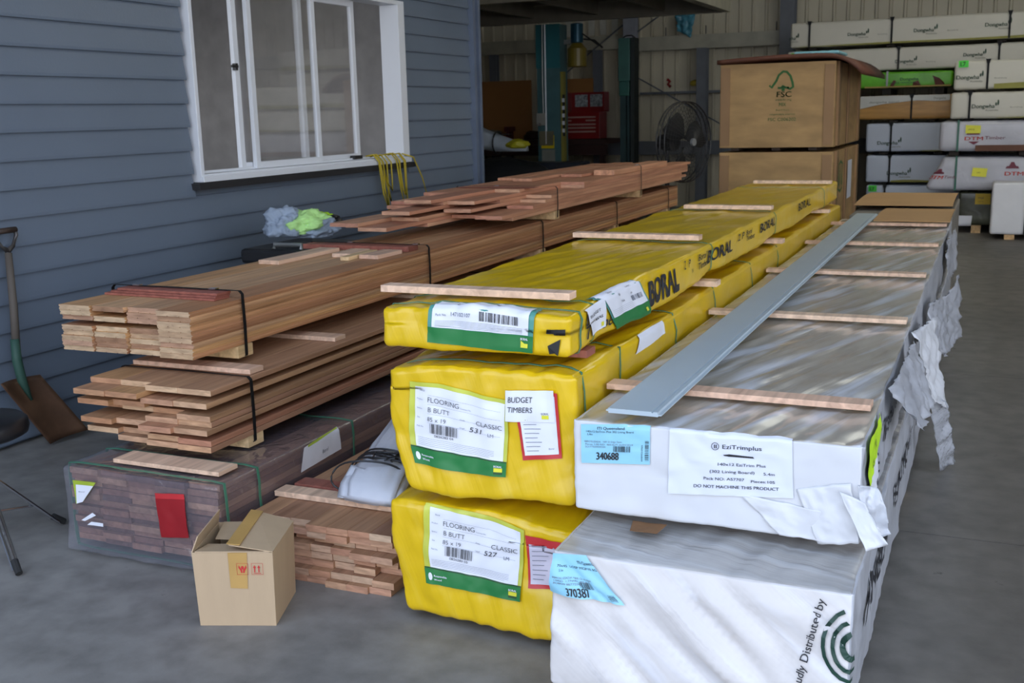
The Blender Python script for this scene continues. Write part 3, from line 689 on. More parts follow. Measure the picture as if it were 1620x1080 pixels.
for y in (3.1, 4.6, 6.2): wC.strap('strap', GREEN_STRAP, ypC, y, w=.009)
for y in (3.2, 4.6, 6.1, 7.4): link('skid', (lambda b: (box(b, -1.52, -1.0, y-.04, y+.04, 0, .028), b)[1])(bmesh.new()), W_PINE, ypC)
# end label of the top pack: folded over the top edge
L = Label(wA.front, (-1.402, .858), (-1.092, .845), (-1.08, 1.0), (-1.395, 1.005), ypA, 'end_label', 'green and white end label folded over the top edge', h=.004)
L.rect(LTEAL).rect(LGREEN, 0, 0, 1, .24).rect(PAPER, .045, .25, .955, .97)
L.text('147102107', .22, .49, .014, INKG, width=.2).bars(.50, .44, .86, .59, INK, 26, 3).text('Pack No.', .08, .49, .009, INKG).text('42', .62, .76, .016, INK).text('2 RVN', .25, .75, .014, INK).text('Boral', .3, .88, .012, INK)
for k in range(6): L.line(.08, .40-.024*k, .9, INKG, .0007)
L.rect(LYEL, .89, .08, .955, .155).text('BORAL', .888, .165, .0085, PAPER, .02, width=.07).done()
# black tape marks near the right corner of the top pack
L = Label(wA.front, (-1.055, .845), (-1.0, .843), (-.995, .925), (-1.05, .92), ypA, 'tape_mark'); L.rect(BLACKP, .0, .62, .95, .92); L.blob([(.1, .3), (.75, .45), (.65, .0), (.55, .05)], BLACKP).blob([(.1, .3), (.5, .08), (.2, .02)], BLACKP).done()
# side prints and labels on the top pack
L = Label(wA.right, (2.66, .84), (7.7, .84), (7.7, .95), (2.66, .95), ypA); Ws = 5.04
def sp(L, y, z, t, s, off=.02, shear=.2, wd=None): L.text(t, (y-2.66)/Ws, (z-.84)/.11, s, INK, off, shear, width=(wd/L.W if wd else None), key='side_print')
sp(L, 2.70, .905, 'Boral', .05, .03, wd=.16); sp(L, 2.90, .905, 'CZI', .04, .02, wd=.12); sp(L, 2.69, .862, 'Timber', .045, .03, wd=.3)
sp(L, 3.28, .862, 'BORAL', .095, .045, .1, wd=.36); sp(L, 3.74, .905, '2', .045, .01); sp(L, 3.80, .905, 'P', .04); sp(L, 3.84, .88, 'BV', .02, 0); sp(L, 3.93, .91, 'Boral', .035, wd=.13); sp(L, 3.93, .878, 'Timber', .035, wd=.17)
sp(L, 4.08, .880, 'BORAL', .07, .045, .1, wd=.42); sp(L, 4.62, .905, '2 P', .04, wd=.14); sp(L, 4.8, .91, 'Boral', .03, wd=.14); sp(L, 4.8, .885, 'Timber', .03, wd=.18); sp(L, 5.08, .890, 'BORAL', .06, .04, .1, wd=.4); sp(L, 6.2, .89, 'BORAL', .06, .04, .1, wd=.45)
L.done()
L = Label(wA.right, (2.985, .838), (3.31, .842), (3.17, .972), (2.80, .982), ypA, 'side_label', 'white and green side label with handwriting', h=.004)
L.rect(LTEAL).rect(LGREEN, .0, 0, 1, .24).rect(PAPER, .04, .25, .96, .97).text('Spotted', .2, .82, .014, INK).text('CLASSIC', .62, .78, .012, INK).text('85', .35, .68, .014, INK).text('42', .66, .6, .014, INK).text('154', .36, .5, .018, INK, .01).bars(.62, .42, .9, .55, INKG, 16, 5)
for k in range(4): L.line(.08, .42-.04*k, .6, INKG, .0007)
L.rect(LYEL, .86, .1, .93, .2).done()
L = Label(wA.right, (2.76, .862), (2.875, .865), (2.865, .950), (2.70, .948), ypA, 'note', 'white handwritten note', h=.006)
L.rect(PAPER).text('BUDGET', .08, .68, .016, INK, width=.62).text('TIMBERS', .1, .42, .016, INK, width=.7).rect(LYEL, .72, .08, .86, .22).done()

def flooring_label(w, c, parent, name, num, code, strip_lab):
    L = Label(w.front, *c, parent, 'end_label', strip_lab, h=.004)
    L.rect(mat('label_lime_clear', srgb(196,200,80), .3)).rect(PAPER, .06, .20, .965, .95).rect(mat('label_dark_rule', srgb(16,80,50), .4), 0, .185, 1, .20).rect(LGREEN, 0, .0, 1, .185)
    L.text('Boral', .12, .875, .007, INKG).text('Product', .085, .765, .006, INKG).text('FLOORING', .195, .755, .022, INK, -.010, width=.32).text('Contract No.', .53, .755, .006, INKG)
    L.text('Species', .085, .655, .006, INKG).text('B BUTT', .2, .64, .02, INK, -.010, width=.22).text('Size', .09, .545, .006, INKG).text('85 x 19', .2, .53, .018, INK, -.010, width=.18)
    L.text('Grade', .53, .62, .006, INKG).text('CLASSIC', .69, .60, .021, INK, -.010, width=.255).text('Length', .53, .52, .006, INKG).text(num, .62, .50, .022, INK, .006, .15, width=.13).text('LM', .81, .49, .015, INKG)
    L.text('Pack No.', .09, .44, .006, INKG).bars(.225, .385, .50, .505, INK, 28, 7).text(code, .27, .345, .010, INK, .004, width=.19)
    for v in (.84, .73, .62, .51): L.line(.2, v, .93, INKG, .0005)
    for k in range(5): L.line(.09, .315-.02*k, .88-.04*(k == 4), INKG, .0006)
    L.blob([(.035+.025+.024*math.cos(a), .095+.045*math.sin(a)) for a in [k*PI/8 for k in range(16)]], PAPER, 'emblem')
    L.text('Responsible', .10, .10, .008, PAPER, .02, width=.14).text('Wood', .10, .055, .008, PAPER, .02, width=.08)
    L.rect(LYEL, .885, .06, .965, .11).rect(mat('logo_dark', srgb(40,80,40), .5), .885, .03, .965, .06, up=0).text('BORAL', .885, .12, .009, PAPER, .02, width=.08)
    return L.done()
flooring_label(wB, ((-1.478, .502), (-1.172, .487), (-1.160, .702), (-1.462, .748)), ypB, 'end_label', '531', '0826283 04', 'white flooring label reading 531 lm with green footer')
flooring_label(wC, ((-1.452, .135), (-1.135, .130), (-1.125, .352), (-1.435, .378)), ypC, 'end_label', '527', '0826283 05', 'white flooring label reading 527 lm with green footer')
L = Label(wB.front, (-1.122, .538), (-1.008, .556), (-1.02, .735), (-1.145, .73), ypB, 'docket_pouch', 'red edged docket pouch', h=.004)
L.rect(LRED).rect(PAPER, .07, .07, .93, .95)
for k in range(8): L.line(.14, .14+.065*k, .45+.05*(k % 3), INKG, .0015)
L.text('Boral', .7, .15, .007, INKG).done()
L = Label(wB.front, (-1.170, .646), (-1.026, .655), (-1.030, .742), (-1.168, .732), ypB, 'note', 'white note with handwritten BUDGET TIMBERS', h=.0075)
L.rect(PAPER).text('BUDGET', .05, .62, .022, INK, .004, .1, width=.52).text('TIMBERS', .04, .30, .021, INK, .004, .1, width=.52).rect(LYEL, .74, .10, .88, .22).text('BORAL', .735, .24, .008, INK, width=.15).done()
L = Label(wC.front, (-1.112, .172), (-1.022, .178), (-1.012, .345), (-1.122, .338), ypC, 'docket_pouch', 'red edged docket pouch', h=.004)
L.rect(LRED).rect(mat('pouch_paper', srgb(206,200,214), .25), .08, .07, .95, .86)
for k in range(8): L.line(.16, .16+.08*k, .5+.06*(k % 3), INKG, .0015)
L.done()
# small white label and print on the right side of the middle pack
L = Label(wB.right, (3.10, .735), (3.42, .74), (3.42, .785), (3.14, .79), ypB, 'side_label'); L.rect(PAPER).done()
L = Label(wB.right, (3.4, .56), (7.4, .57), (7.4, .69), (3.4, .68), ypB)
for y in (3.55, 4.45, 5.3): L.text('BORAL', (y-3.4)/4, .1, .1, INK, .045, .1, width=.4/4, key='side_print')
L.done()
# spacer battens of the yellow pile
YG = None
for (x0, x1, y, a, lab) in ((-1.615, -1.03, 2.74, .012, 'brown batten across the front of the top yellow pack'), (-1.555, -1.03, 4.17, -.02, 'brown batten across the top yellow pack, second from the front'), (-1.45, -1.0, 5.52, -.03, 'brown batten across the top yellow pack, third from the front'), (-1.48, -.97, 7.45, -.02, 'brown batten at the far end of the top yellow pack')):
    batten(x0, x1, y-.028, y+.028, .962, .982, W_BAT, lab, rot=a)
for (y, lab) in ((2.76, 'reddish batten between the top and middle yellow packs at the front'), (4.05, 'pinkish batten sticking out between the top and middle yellow packs, second from front'), (5.45, 'batten between the top and middle yellow packs, third from the front'), (7.1, 'batten between the top and middle yellow packs at the far end')):
    batten(-1.48, -.93 if y > 3 else -.985, y-.035, y+.035, .803, .824, W_RED if y < 3 else W_BAT, lab)
for (y, lab) in ((2.9, 'batten between the middle and bottom yellow packs near the front'), (5.0, 'batten between the middle and bottom yellow packs halfway along'), (7.0, 'batten between the middle and bottom yellow packs at the far end')):
    batten(-1.50, -1.0, y-.035, y+.035, .386, .406, W_BAT, lab)

# ================================================================== white packs on the right
def dW(k, e0=.2):
    def f(p, n):
        a = .0020*nz(p, 6, k)+.0015*nz(p, 19, k+4)
        if n.z > .5:        # top film: tight diagonal creases
            c = (p[0]+.6)*1.1-p[1]*.34; s1 = abs(noise.noise(Vector((c*12, (p[1]+p[0])*1.3, k))))
            a += .012*s1+.005*abs(noise.noise(Vector((c*27, p[1]*2.2, k+6))))-.008
        elif n.y < -.3:
            a += .004*abs(nz((p[0]*2+p[2], p[1], p[2]*2-p[0]), 6, k+2))+.003*abs(nz((p[0]-p[2]*2, p[1], p[2]*2+p[0]), 14, k+5))
        elif n.x > .5:
            a += .009*noise.noise(Vector((k, p[1]*5+p[2]*6, p[2]*13)))+.004*nz(p, 22, 1)
        return n*a
    return f
def dw2(p, n):
    d = dW(12)(p, n); e = smooth(2.8, 2.33, p[1])
    low = smooth(.4, .08, p[2])
    if n.y < -.2:           # long diagonal folds running to the lower right
        c = (p[0]+.6)*.8+(p[2]-.25)*1.0
        d += Vector((0, -.040*abs(noise.noise(Vector((c*12, (p[0]-p[2])*1.8, 3))))-.016*abs(noise.noise(Vector((c*26, (p[0]-p[2])*3, 7)))), 0))*smooth(.425, .34, p[2])
    d += Vector((0, -.035*low*e, 0))
    return d
wpA = thing('white_timber_pack', 'upper white wrapped lining board pack with blue 340688 label on its end', 'timber pack', (-.6, 2.6, .443))
wpB = thing('white_timber_pack', 'lower white wrapped timber pack on the floor with torn blue 370387 label', 'timber pack', (-.6, 2.4, 0))
wD = Wrap(-.95, -.235, 2.525, 7.9, .445, .692, .010, dW(11)); wE = Wrap(-.932, -.222, 2.32, 7.9, .075, .418, .012, dw2)
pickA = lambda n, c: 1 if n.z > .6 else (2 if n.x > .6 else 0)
pickB = pickA
GREYFILM = mat('grey_film', srgb(170,167,163), .26, nscale=6, namt=.12, bump=.35, bscale=5, wr=1)
streaks(GREYFILM, srgb(200,202,206), (22, 2), (.25, 1, 0), (1, -.2, 0), .5, .75, .5)
streaks(WHT2, srgb(226,228,236), (13, 1.6), (.8, 0, 1.0), (1, 0, -1), .5, .7, .6)
wD.mesh('wrapper', [WHT, FILM_TOP, SIDE_W], wpA, pickA, dx=.012); wE.mesh('wrapper', [WHT2, GREYFILM, SIDE_W], wpB, pickB, dx=.016)
for y in (2.6, 4.2, 5.8, 7.4): link('skid', (lambda b: (box(b, -.90, -.25, y-.04, y+.04, 0, .074), b)[1])(bmesh.new()), W_PINE, wpB)
L = Label(wD.front, (-.928, .575), (-.746, .590), (-.745, .692), (-.928, .679), wpA, 'shipping_label', 'light blue shipping label with bold number', h=.003)
L.rect(LBLUE).text('ITI Queensland', .24, .88, .010, INK, .01, width=.4).text('140x12 EziTrim Plus 302 Lining Board', .07, .80, .0075, INK, width=.7).text('5.4m', .09, .725, .0075, INK)
L.text('BBROSLIZADA   WP: D Edge Sawn', .05, .545, .0065, INKG, width=.55).text('Pieces 1.00 NO  460.6LM 26/04/2019', .06, .475, .0065, INKG, width=.7).text('SO/7755954334', .06, .41, .0065, INKG, width=.3)
L.text('340688', .22, .10, .0285, INK, .03, width=.33).bars(.47, .31, .72, .46, INK, 16, 2).bars(.93, .10, .985, .62, INK, 20, 4, True).text('FFM0W03107834', .90, .08, .006, INK, rot=PI/2, key='side_print').done()
L = Label(wD.front, (-.698, .520), (-.390, .545), (-.398, .700), (-.695, .692), wpA, 'end_sheet', 'white printed sheet under film', h=.003)
L.rect(mat('sheet_paper', srgb(222,226,240), .35, namt=.01)).text('EziTrimplus', .44, .735, .0155, INK, .012, width=.32)
L.stroke([(.385+.03*math.cos(a), .765+.055*math.sin(a)) for a in [k*PI/8 for k in range(16)]], INK, .0015, closed=True).text('ll', .372, .735, .014, INK, .03, width=.025)
L.blob([(.45, .64), (.5, .655), (.69, .63), (.70, .605), (.5, .615), (.46, .625)], INK, 'redaction')
L.text('140x12 EziTrim Plus', .40, .475, .0105, INK, .01, width=.39).text('(302 Lining Board)', .34, .36, .0105, INK, .01, width=.36).text('5.4m', .77, .35, .0105, INK, .01, width=.09).text('Pack NO: A57707', .29, .245, .0105, INK, .01, width=.33).text('Pieces:105', .67, .225, .0105, INK, .01, width=.19).text('DO NOT MACHINE THIS PRODUCT', .21, .12, .0115, INK, .015, width=.68).done()
# torn ribbons and flaps of wrap
def flap(name, P, parent, m, amp=.012, nu=26, nv=20, seed=1, label=None):
    a, b, c, d = [Vector(v) for v in P]; bm = bmesh.new(); G = []
    for i in range(nu+1):
        row = []
        for j in range(nv+1):
            u, v = i/nu, j/nv; q = a*(1-u)*(1-v)+b*u*(1-v)+c*u*v+d*(1-u)*v
            nn = (b-a).cross(d-a).normalized()
            q = q+nn*amp*(noise.noise(q*18+Vector((seed, 0, 0)))+.8*abs(noise.noise(q*30+Vector((0, seed, 0))))+.25*abs(noise.noise(q*60+Vector((0, seed, 4)))))
            if i in (0, nu) or j in (0, nv): q += Vector((nz(q, 40, seed), nz(q, 37, seed+2), nz(q, 43, seed+5)))*amp*.35
            row.append(bm.verts.new(q))
        G.append(row)
    for i in range(nu):
        for j in range(nv): bm.faces.new((G[i][j], G[i+1][j], G[i+1][j+1], G[i][j+1]))
    o = link(name, bm, m, parent, smooth=True)
    s_ = o.modifiers.new('solid', 'SOLIDIFY'); s_.thickness = .0008
    if label: tag(o, label)
    return o
flap('torn_flap', ((-.385, 2.518, .57), (-.26, 2.515, .60), (-.236, 2.512, .452), (-.33, 2.512, .44)), wpA, WHT, .009, seed=3, label='crumpled torn white wrap')
flap('torn_flap', ((-.52, 2.518, .542), (-.31, 2.514, .522), (-.30, 2.512, .445), (-.42, 2.514, .45)), wpA, WHT, .007, seed=5)
flap('torn_flap', ((-.285, 2.505, .58), (-.225, 2.50, .56), (-.17, 2.48, .475), (-.215, 2.47, .455)), wpA, WHT, .010, seed=8, label='white torn corner of wrap')
flap('torn_flap', ((-.245, 2.515, .60), (-.20, 2.56, .58), (-.165, 2.56, .47), (-.21, 2.50, .46)), wpA, FILM2, .012, seed=9, label='clear torn film at the corner')
flap('torn_film', ((-.218, 3.05, .70), (-.20, 3.75, .70), (-.13, 3.75, .50), (-.14, 3.22, .54)), wpA, SIDE_W, .016, seed=11)
flap('torn_film', ((-.212, 3.95, .685), (-.17, 4.4, .66), (-.10, 4.3, .32), (-.15, 4.05, .42)), wpA, WHT, .018, seed=13, label='white torn strip hanging from the side')
flap('torn_film', ((-.165, 4.1, .44), (-.10, 4.25, .36), (-.07, 4.65, .012), (-.12, 4.5, .012)), wpA, FILM2, .014, nu=14, seed=17, label='clear torn strip trailing to the floor')
flap('torn_film', ((-.20, 4.7, .66), (-.16, 5.3, .60), (-.13, 5.2, .36), (-.17, 4.8, .42)), wpA, SIDE_W, .02, seed=19)
flap('torn_film', ((-.215, 5.6, .42), (-.13, 6.3, .56), (-.10, 6.2, .24), (-.16, 5.7, .22)), wpB, SIDE_W, .022, seed=23, label='loose grey wrap bulging from the side')
flap('torn_film', ((-.214, 6.6, .70), (-.19, 7.4, .69), (-.17, 7.3, .45), (-.2, 6.7, .45)), wpA, SIDE_W, .015, seed=29)
# side prints
L = Label(wD.right, (2.56, .46), (4.8, .46), (4.8, .69), (2.56, .69), wpA)
L.text('Beaumont', .20, .42, .085, INK, .02, width=.30, key='side_print').text('TILING', .03, .1, .06, INK, .02, width=.12, key='side_print').text('Beaumont', .62, .4, .085, INK, .02, width=.3, key='side_print')
for r_ in (.03, .05, .07): L.stroke([(.16+r_*math.cos(a)/2.24, .55+1.15*r_*math.sin(a)/.23) for a in [PI*.5+k*PI/10 for k in range(11)]], INK, .007, 'side_print')
L.done()
L = Label(wD.right, (2.60, .55), (2.86, .552), (2.86, .685), (2.60, .68), wpA, 'fluoro_tag', 'fluorescent yellow price tag', h=.006); L.rect(PAPER, .0, -.3, 1, .35).rect(FLUO, .0, .1, .95, 1).text('15', .35, .25, .03, INK, .02).text('ML', .3, .65, .03, INK).done()
L = Label(wE.right, (2.36, .09), (5.4, .09), (5.4, .41), (2.36, .41), wpB)
L.text('TIMBER', .06, .40, .12, INK, .035, width=.20, key='side_print').text('BEAUMONT', .34, .45, .10, INK, .03, width=.24, key='side_print').text('TIMBER', .66, .4, .1, INK, .03, width=.2, key='side_print').done()
# front of the lower pack
L = Label(wE.front, (-.930, .312), (-.742, .308), (-.842, .412), (-.925, .408), wpB, 'shipping_label', 'torn light blue shipping label with bold number', h=.008)
L.rect(LBLUE).text('ITI Queens', .62, .82, .010, INK, .01, width=.4).text('70x45  LOSP MGP10 AS', .1, .70, .0075, INK, width=.9).text('5.1m', .15, .6, .0075, INK).text('BBROSLIZADA MAR-GL,Budget', .04, .44, .0062, INKG, width=.68).text('1.00NO  1.77W83  460.6LM', .05, .37, .0062, INKG, width=.62).text('BOBRISI 88775553', .05, .30, .0062, INKG, width=.45).bars(.46, .24, .68, .38, INK, 15, 2).text('370387', .24, .04, .0265, INK, .03, width=.33).bars(.86, .06, .96, .2, INK, 8, 4, True).done()
L = Label(wE.front, (-.38, .10), (-.222, .10), (-.222, .42), (-.38, .42), wpB)
L.text('Proudly Distributed by', .30, .18, .026, INK, .012, rot=1.36, key='end_print').text('and', .9, .02, .02, INK, .01, key='end_print')
GR = mat('print_green', srgb(20,60,48), .5)
for r_, t in ((.028, .012), (.050, .009), (.072, .009)): L.stroke([(1.05+r_*math.cos(a)/.158*.95, .62+r_*1.15*math.sin(a)/.32) for a in [PI*.62+k*PI/12 for k in range(12)]], GR, t, 'end_print')
L.done()
flap('torn_flap', ((-.78, 2.46, .432), (-.71, 2.462, .433), (-.70, 2.52, .436), (-.79, 2.52, .436)), wpB, mat('kraft', srgb(120,84,50), .8), .002, seed=2, label='scrap of brown kraft paper')
# battens on and under the upper white pack
for k, (y, a, m) in enumerate(((2.83, -.01, W_BAT), (4.03, -.0, W_BAT), (5.17, 0, W_BAT), (6.32, 0, W_BAT), (7.39, 0, W_BAT))):
    batten(-.955, -.248, y-.032, y+.032, .7005, .7165, m, 'pale batten across the upper white pack under the long grey board, %s from the front' % ('first', 'second', 'third', 'fourth', 'fifth')[k], rot=a)
for y, lab in ((2.7, 'first'), (4.3, 'second'), (6.4, 'third')):
    batten(-.93, -.25, y-.03, y+.03, .4285, .4405, W_BAT, 'thin spacer batten between the two white packs, %s from the front' % lab)
# long lining board
bm = bmesh.new(); tt = .012
P = [(0, 0), (.0, tt*.35), (-.006, tt*.4), (-.006, tt*.65), (0, tt*.7), (0, tt), (.112, tt), (.1135, tt-.003), (.116, tt-.003), (.1175, tt), (.128, tt), (.129, tt*.55), (.138, tt*.5), (.138, tt*.25), (.129, tt*.2), (.129, 0)]
extr(bm, P, 0, 5.25)
pl = link('lining_board', bm, mat('board_primer', srgb(180,194,202), .4, namt=.02)); pl.location = (-.852, 2.512, .718); pl.rotation_euler = (.0022, 0, -.003)
tag(pl, 'long pale blue grey primed lining board lying on the white pack', 'board')
# covered packs behind
CARD = mat('card', srgb(186,146,98), .75, nscale=3, namt=.05)
cp = thing('sheet_pack', 'tall pack at the end of the white packs under two brown card sheets', 'sheet pack', (-.58, 8.8, 0))
bm = bmesh.new(); box(bm, -.92, -.235, 8.05, 9.62, .10, .70)
link('sheets', bm, mat('pack_grey', srgb(132,126,116), .6), cp, bevel=.01)
for y in (8.3, 9.3): link('skid', (lambda b: (box(b, -.9, -.25, y-.05, y+.05, 0, .10), b)[1])(bmesh.new()), W_PINE, cp)
def cardsheet(x0, x1, y0, y1, z, label, bow):
    bm = bmesh.new(); N = 10; R = []
    for i in range(N+1):
        u = i/N; y = y0+(y1-y0)*u; zz = z+bow*math.sin(u*PI)
        R.append([bm.verts.new(v) for v in ((x0, y, zz), (x1, y, zz), (x1, y, zz+.006), (x0, y, zz+.006))])
    for A, B in zip(R, R[1:]):
        for k in range(4): bm.faces.new((A[k], A[(k+1) % 4], B[(k+1) % 4], B[k]))
    bm.faces.new(R[0]); bm.faces.new(R[-1][::-1])
    o = link('card_sheet', bm, CARD); return tag(o, label, 'card sheet')
cardsheet(-.70, -.232, 7.47, 8.38, .7175, 'front brown card sheet beyond the far end of the long grey board', .012)
cardsheet(-.93, -.25, 8.42, 9.63, .738, 'rear brown card sheet on the tall sheet pack', .014)

# ================================================================== carton in front
CB = mat('carton', srgb(188,162,130), .75, nscale=4, namt=.03, bump=.05, bscale=30, stretch=(6, 6, 1)); TAPE = mat('packing_tape', srgb(188,150,88), .35); CBI = mat('carton_inside', srgb(170,140,104), .8); REDINK = mat('red_ink', srgb(196,50,50), .6)
ct = thing('cardboard_carton', 'brown cardboard carton with open flaps, red handling symbols, on the floor', 'box', (-1.93, 2.45, 0))
ang = .36
MB = Matrix.Translation((-2.072, 2.335, 0)) @ Matrix.Rotation(ang, 4, 'Z')
CW, CD, CH, ct_t = .240, .245, .232, .004
bm = bmesh.new()
box(bm, 0, CW, 0, ct_t, .0, CH, 0, MB); box(bm, 0, CW, CD-ct_t, CD, 0, CH, 0, MB); box(bm, 0, ct_t, ct_t, CD-ct_t, 0, CH, 0, MB); box(bm, CW-ct_t, CW, ct_t, CD-ct_t, 0, CH, 0, MB); box(bm, ct_t, CW-ct_t, ct_t, CD-ct_t, 0, ct_t, 0, MB)
# body tapers in slightly at the foot, as the carton bulges at the mouth
for v in bm.verts:
    k = 1-.05*(1-v.co.z/CH); c = MB @ Vector((CW/2, CD/2, 0)); v.co.x = c.x+(v.co.x-c.x)*k; v.co.y = c.y+(v.co.y-c.y)*k
link('body', bm, CB, ct, bevel=.001)
def flapc(pts, name='flap', lab=None, m=CB):
    bm = bmesh.new(); a = [Vector(p) for p in pts]; n = (a[1]-a[0]).cross(a[2]-a[0]).normalized()*.003
    A = [bm.verts.new(MB @ p) for p in a]; B = [bm.verts.new(MB @ (p+n)) for p in a]
    bm.faces.new(A[::-1]); bm.faces.new(B)
    for i in range(len(A)): j = (i+1) % len(A); bm.faces.new((A[i], A[j], B[j], B[i]))
    o = link(name, bm, m, ct)
    if lab: tag(o, lab)
    return o
h = CH+.001
flapc([(CW, .0, h), (CW, CD, h), (CW*.5, CD+.01, h+.030), (CW*.46, .004, h+.020)], lab='right flap')
flapc([(CW*.60, .002, h+.0205), (CW*.60, CD+.006, h+.0295), (CW*.44, CD+.01, h+.0335), (CW*.44, .002, h+.0245)], 'tape', m=TAPE)
flapc([(.0, 0, h), (.0, CD, h), (.012, CD*.95, h+.046), (.010, .03, h+.038)], lab='left flap standing up')
flapc([(.02, CD, h), (CW*.55, CD, h), (CW*.55, CD*.52, h-.012), (.03, CD*.52, h-.008)], lab='rear flap')
flapc([(.01, .0, h), (CW-.01, .0, h), (CW-.03, CD*.36, h-.012), (.02, CD*.36, h-.012)], lab='front flap folded in')
cs = lambda x, z, hh: MB @ Vector((CW/2+(x-CW/2)*(1-.05*(1-z/CH)), -hh+CD/2-(CD/2)*(1-.05*(1-z/CH)), z))
L = Label(cs, (.108, .122), (.160, .120), (.165, h), (.108, h), ct, 'tape', h=.001); L.rect(TAPE).done()
L = Label(cs, (.132, .165), (.212, .165), (.212, .20), (.132, .20), ct, h=.0016)
for u in (0, .55):
    L.stroke([(u+.0, 0), (u+.42, 0), (u+.42, 1), (u+.0, 1)], REDINK, .0012, 'symbol', True)
for u in (.66, .82): L.stroke([(u, .2), (u, .65)], REDINK, .003, 'symbol'); L.blob([(u-.055, .6), (u+.055, .6), (u, .85)], REDINK, 'symbol')
L.stroke([(.62, .12), (.9, .12)], REDINK, .0015, 'symbol')
L.blob([(.08, .85), (.06, .6), (.12, .4), (.15, .15), (.2, .15), (.19, .45), (.13, .6)], REDINK, 'symbol'); L.blob([(.34, .85), (.29, .6), (.23, .45), (.22, .15), (.27, .15), (.31, .4), (.37, .6)], REDINK, 'symbol'); L.blob([(.21+.055*math.cos(a), .62+.16*math.sin(a)) for a in [k*PI/5 for k in range(10)]], REDINK, 'symbol'); L.done()

# ================================================================== white plastic roll on the decking
rl = thing('plastic_roll', 'rolled white plastic sheet tied with black cords on the decking stack', 'roll', (-1.8, 2.95, .21))
bm = bmesh.new(); path = [(-1.815, 2.90, .228, .105, .013), (-1.825, 2.94, .250, .112, .032), (-1.845, 3.03, .266, .112, .048), (-1.86, 3.11, .268, .098, .048), (-1.885, 3.24, .282, .110, .064), (-1.95, 3.5, .292, .115, .074), (-2.02, 3.85, .292, .115, .074), (-2.07, 4.3, .292, .115, .074)]
rings = []
for (x, y, z, a, b) in path:
    ring = []
    for k in range(40):
        t = 2*PI*k/40; rr = 1+.09*math.sin(k*.94*2+y*2)+.05*math.sin(k*2.2)+.05*noise.noise(Vector((k*.9, y*6, 1)))
        ring.append(bm.verts.new((x+a*rr*math.cos(t), y, z+b*rr*math.sin(t))))
    rings.append(ring)
for A, B in zip(rings, rings[1:]):
    for k in range(40): bm.faces.new((A[k], A[(k+1) % 40], B[(k+1) % 40], B[k]))
bm.faces.new(rings[0]); bm.faces.new(rings[-1])
link('sheet', bm, mat('white_poly', srgb(206,210,220), .3, nscale=5, namt=.06, bump=.3, bscale=20), rl, smooth=True)
flap('loose_corner', ((-1.95, 3.02, .30), (-1.88, 3.0, .30), (-1.90, 2.93, .232), (-1.955, 2.95, .245)), rl, MATS['white_poly'], .004, 8, 8, seed=4)
for i, (y, ln) in enumerate(((3.05, .1), (3.08, -.15), (3.11, .12), (3.14, -.05), (3.0, .35))):
    x, z = -1.853-.02*i*.3, .268
    bm = bmesh.new(); tube(bm, [(x+.122*math.cos(t), y+ln*.09*math.cos(t)+.01*math.sin(3*t), z+.0555*max(-.98, 1.12*math.sin(t))) for t in [2*PI*k/28 for k in range(28)]], .0035, 6, closed=True); link('cord', bm, BLACKP, rl)
bm = bmesh.new(); random.seed(3)
for k in range(12): tube(bm, [(-1.86+.09*random.uniform(-.5, .9), 3.04+random.uniform(-.02, .08), .324+random.uniform(0, .006)) for _ in range(3)], .0032, 5)
link('cord_knot', bm, BLACKP, rl)

# ================================================================== left: stool, shovel, vest, cord
st = thing('folding_stool', 'round black padded stool on folding chrome tripod legs, at the left edge', 'stool', (-3.15, 2.55, 0))
cx, cy = -3.165, 2.56
bm = bmesh.new(); lathe(bm, (cx, cy, .405), [(.02, 0), (.14, .0), (.163, .012), (.168, .03), (.165, .055), (.15, .068), (.02, .072)], 36)
link('seat', bm, mat('black_vinyl', (.012,.012,.014,1), .38), st, smooth=True)
bm = bmesh.new(); tube(bm, [(cx, cy, .12), (cx, cy, .405)], .0125, 12); link('post', bm, CHROME, st, smooth=True)
bm = bmesh.new(); lathe(bm, (cx, cy, .245), [(.017, 0), (.02, .01), (.02, .04), (.017, .05)], 14); link('collar', bm, BLACKP, st)
for (fx, fy) in ((-3.1, 2.815), (-2.88, 2.415), (-3.47, 2.42)):
    d = Vector((fx-cx, fy-cy, 0)); u = d.normalized(); w = Vector((-u.y, u.x, 0))*.009
    bm = bmesh.new()
    for s_ in (-1, 1): tube(bm, [Vector((cx, cy, .27))+u*.02+w*s_, Vector((fx, fy, .018))-u*.012+w*s_], .0055, 6)
    lg = link('leg', bm, CHROME, st)
    bm = bmesh.new(); tube(bm, [Vector((cx, cy, .13))+u*.015, Vector((cx, cy, 0))+d*.62+Vector((0, 0, .27*.4))], .005, 6); link('brace', bm, CHROME, lg)
    bm = bmesh.new(); tube(bm, [Vector((fx, fy, .012))+u*.012+Vector((0,0,-.0)), Vector((fx, fy, .045))-u*.03], [.012, .013], 10); link('rubber_foot', bm, RUBBER, lg)
sh = thing('shovel', 'worn square mouth shovel with D handle leaning on the weatherboard wall', 'shovel', (-3.95, 3.62, 0))
SHW = mat('grey_timber_shaft', srgb(92,84,76), .7, nscale=20, stretch=(1,1,.1)); RUST = mat('rusty_steel', srgb(92,66,48), .5, metal=.25, nscale=9, namt=.35); SHG = mat('faded_green', srgb(50,84,72), .6)
top = Vector((-4.05, 3.555, .90)); sock = Vector((-3.995, 3.485, .42)); bt_ = Vector((-3.985, 3.49, .33))
bm = bmesh.new(); tube(bm, [top, (top+sock)/2+Vector((.003, .002, 0)), sock], [.016, .018, .019], 12); link('shaft', bm, SHW, sh, smooth=True)
bm = bmesh.new(); tube(bm, [sock+Vector((0,0,.10)), sock, bt_, bt_+Vector((.012, .03, -.10))], [.0195, .022, .021, .006], 12); link('socket', bm, SHG, sh, smooth=True)
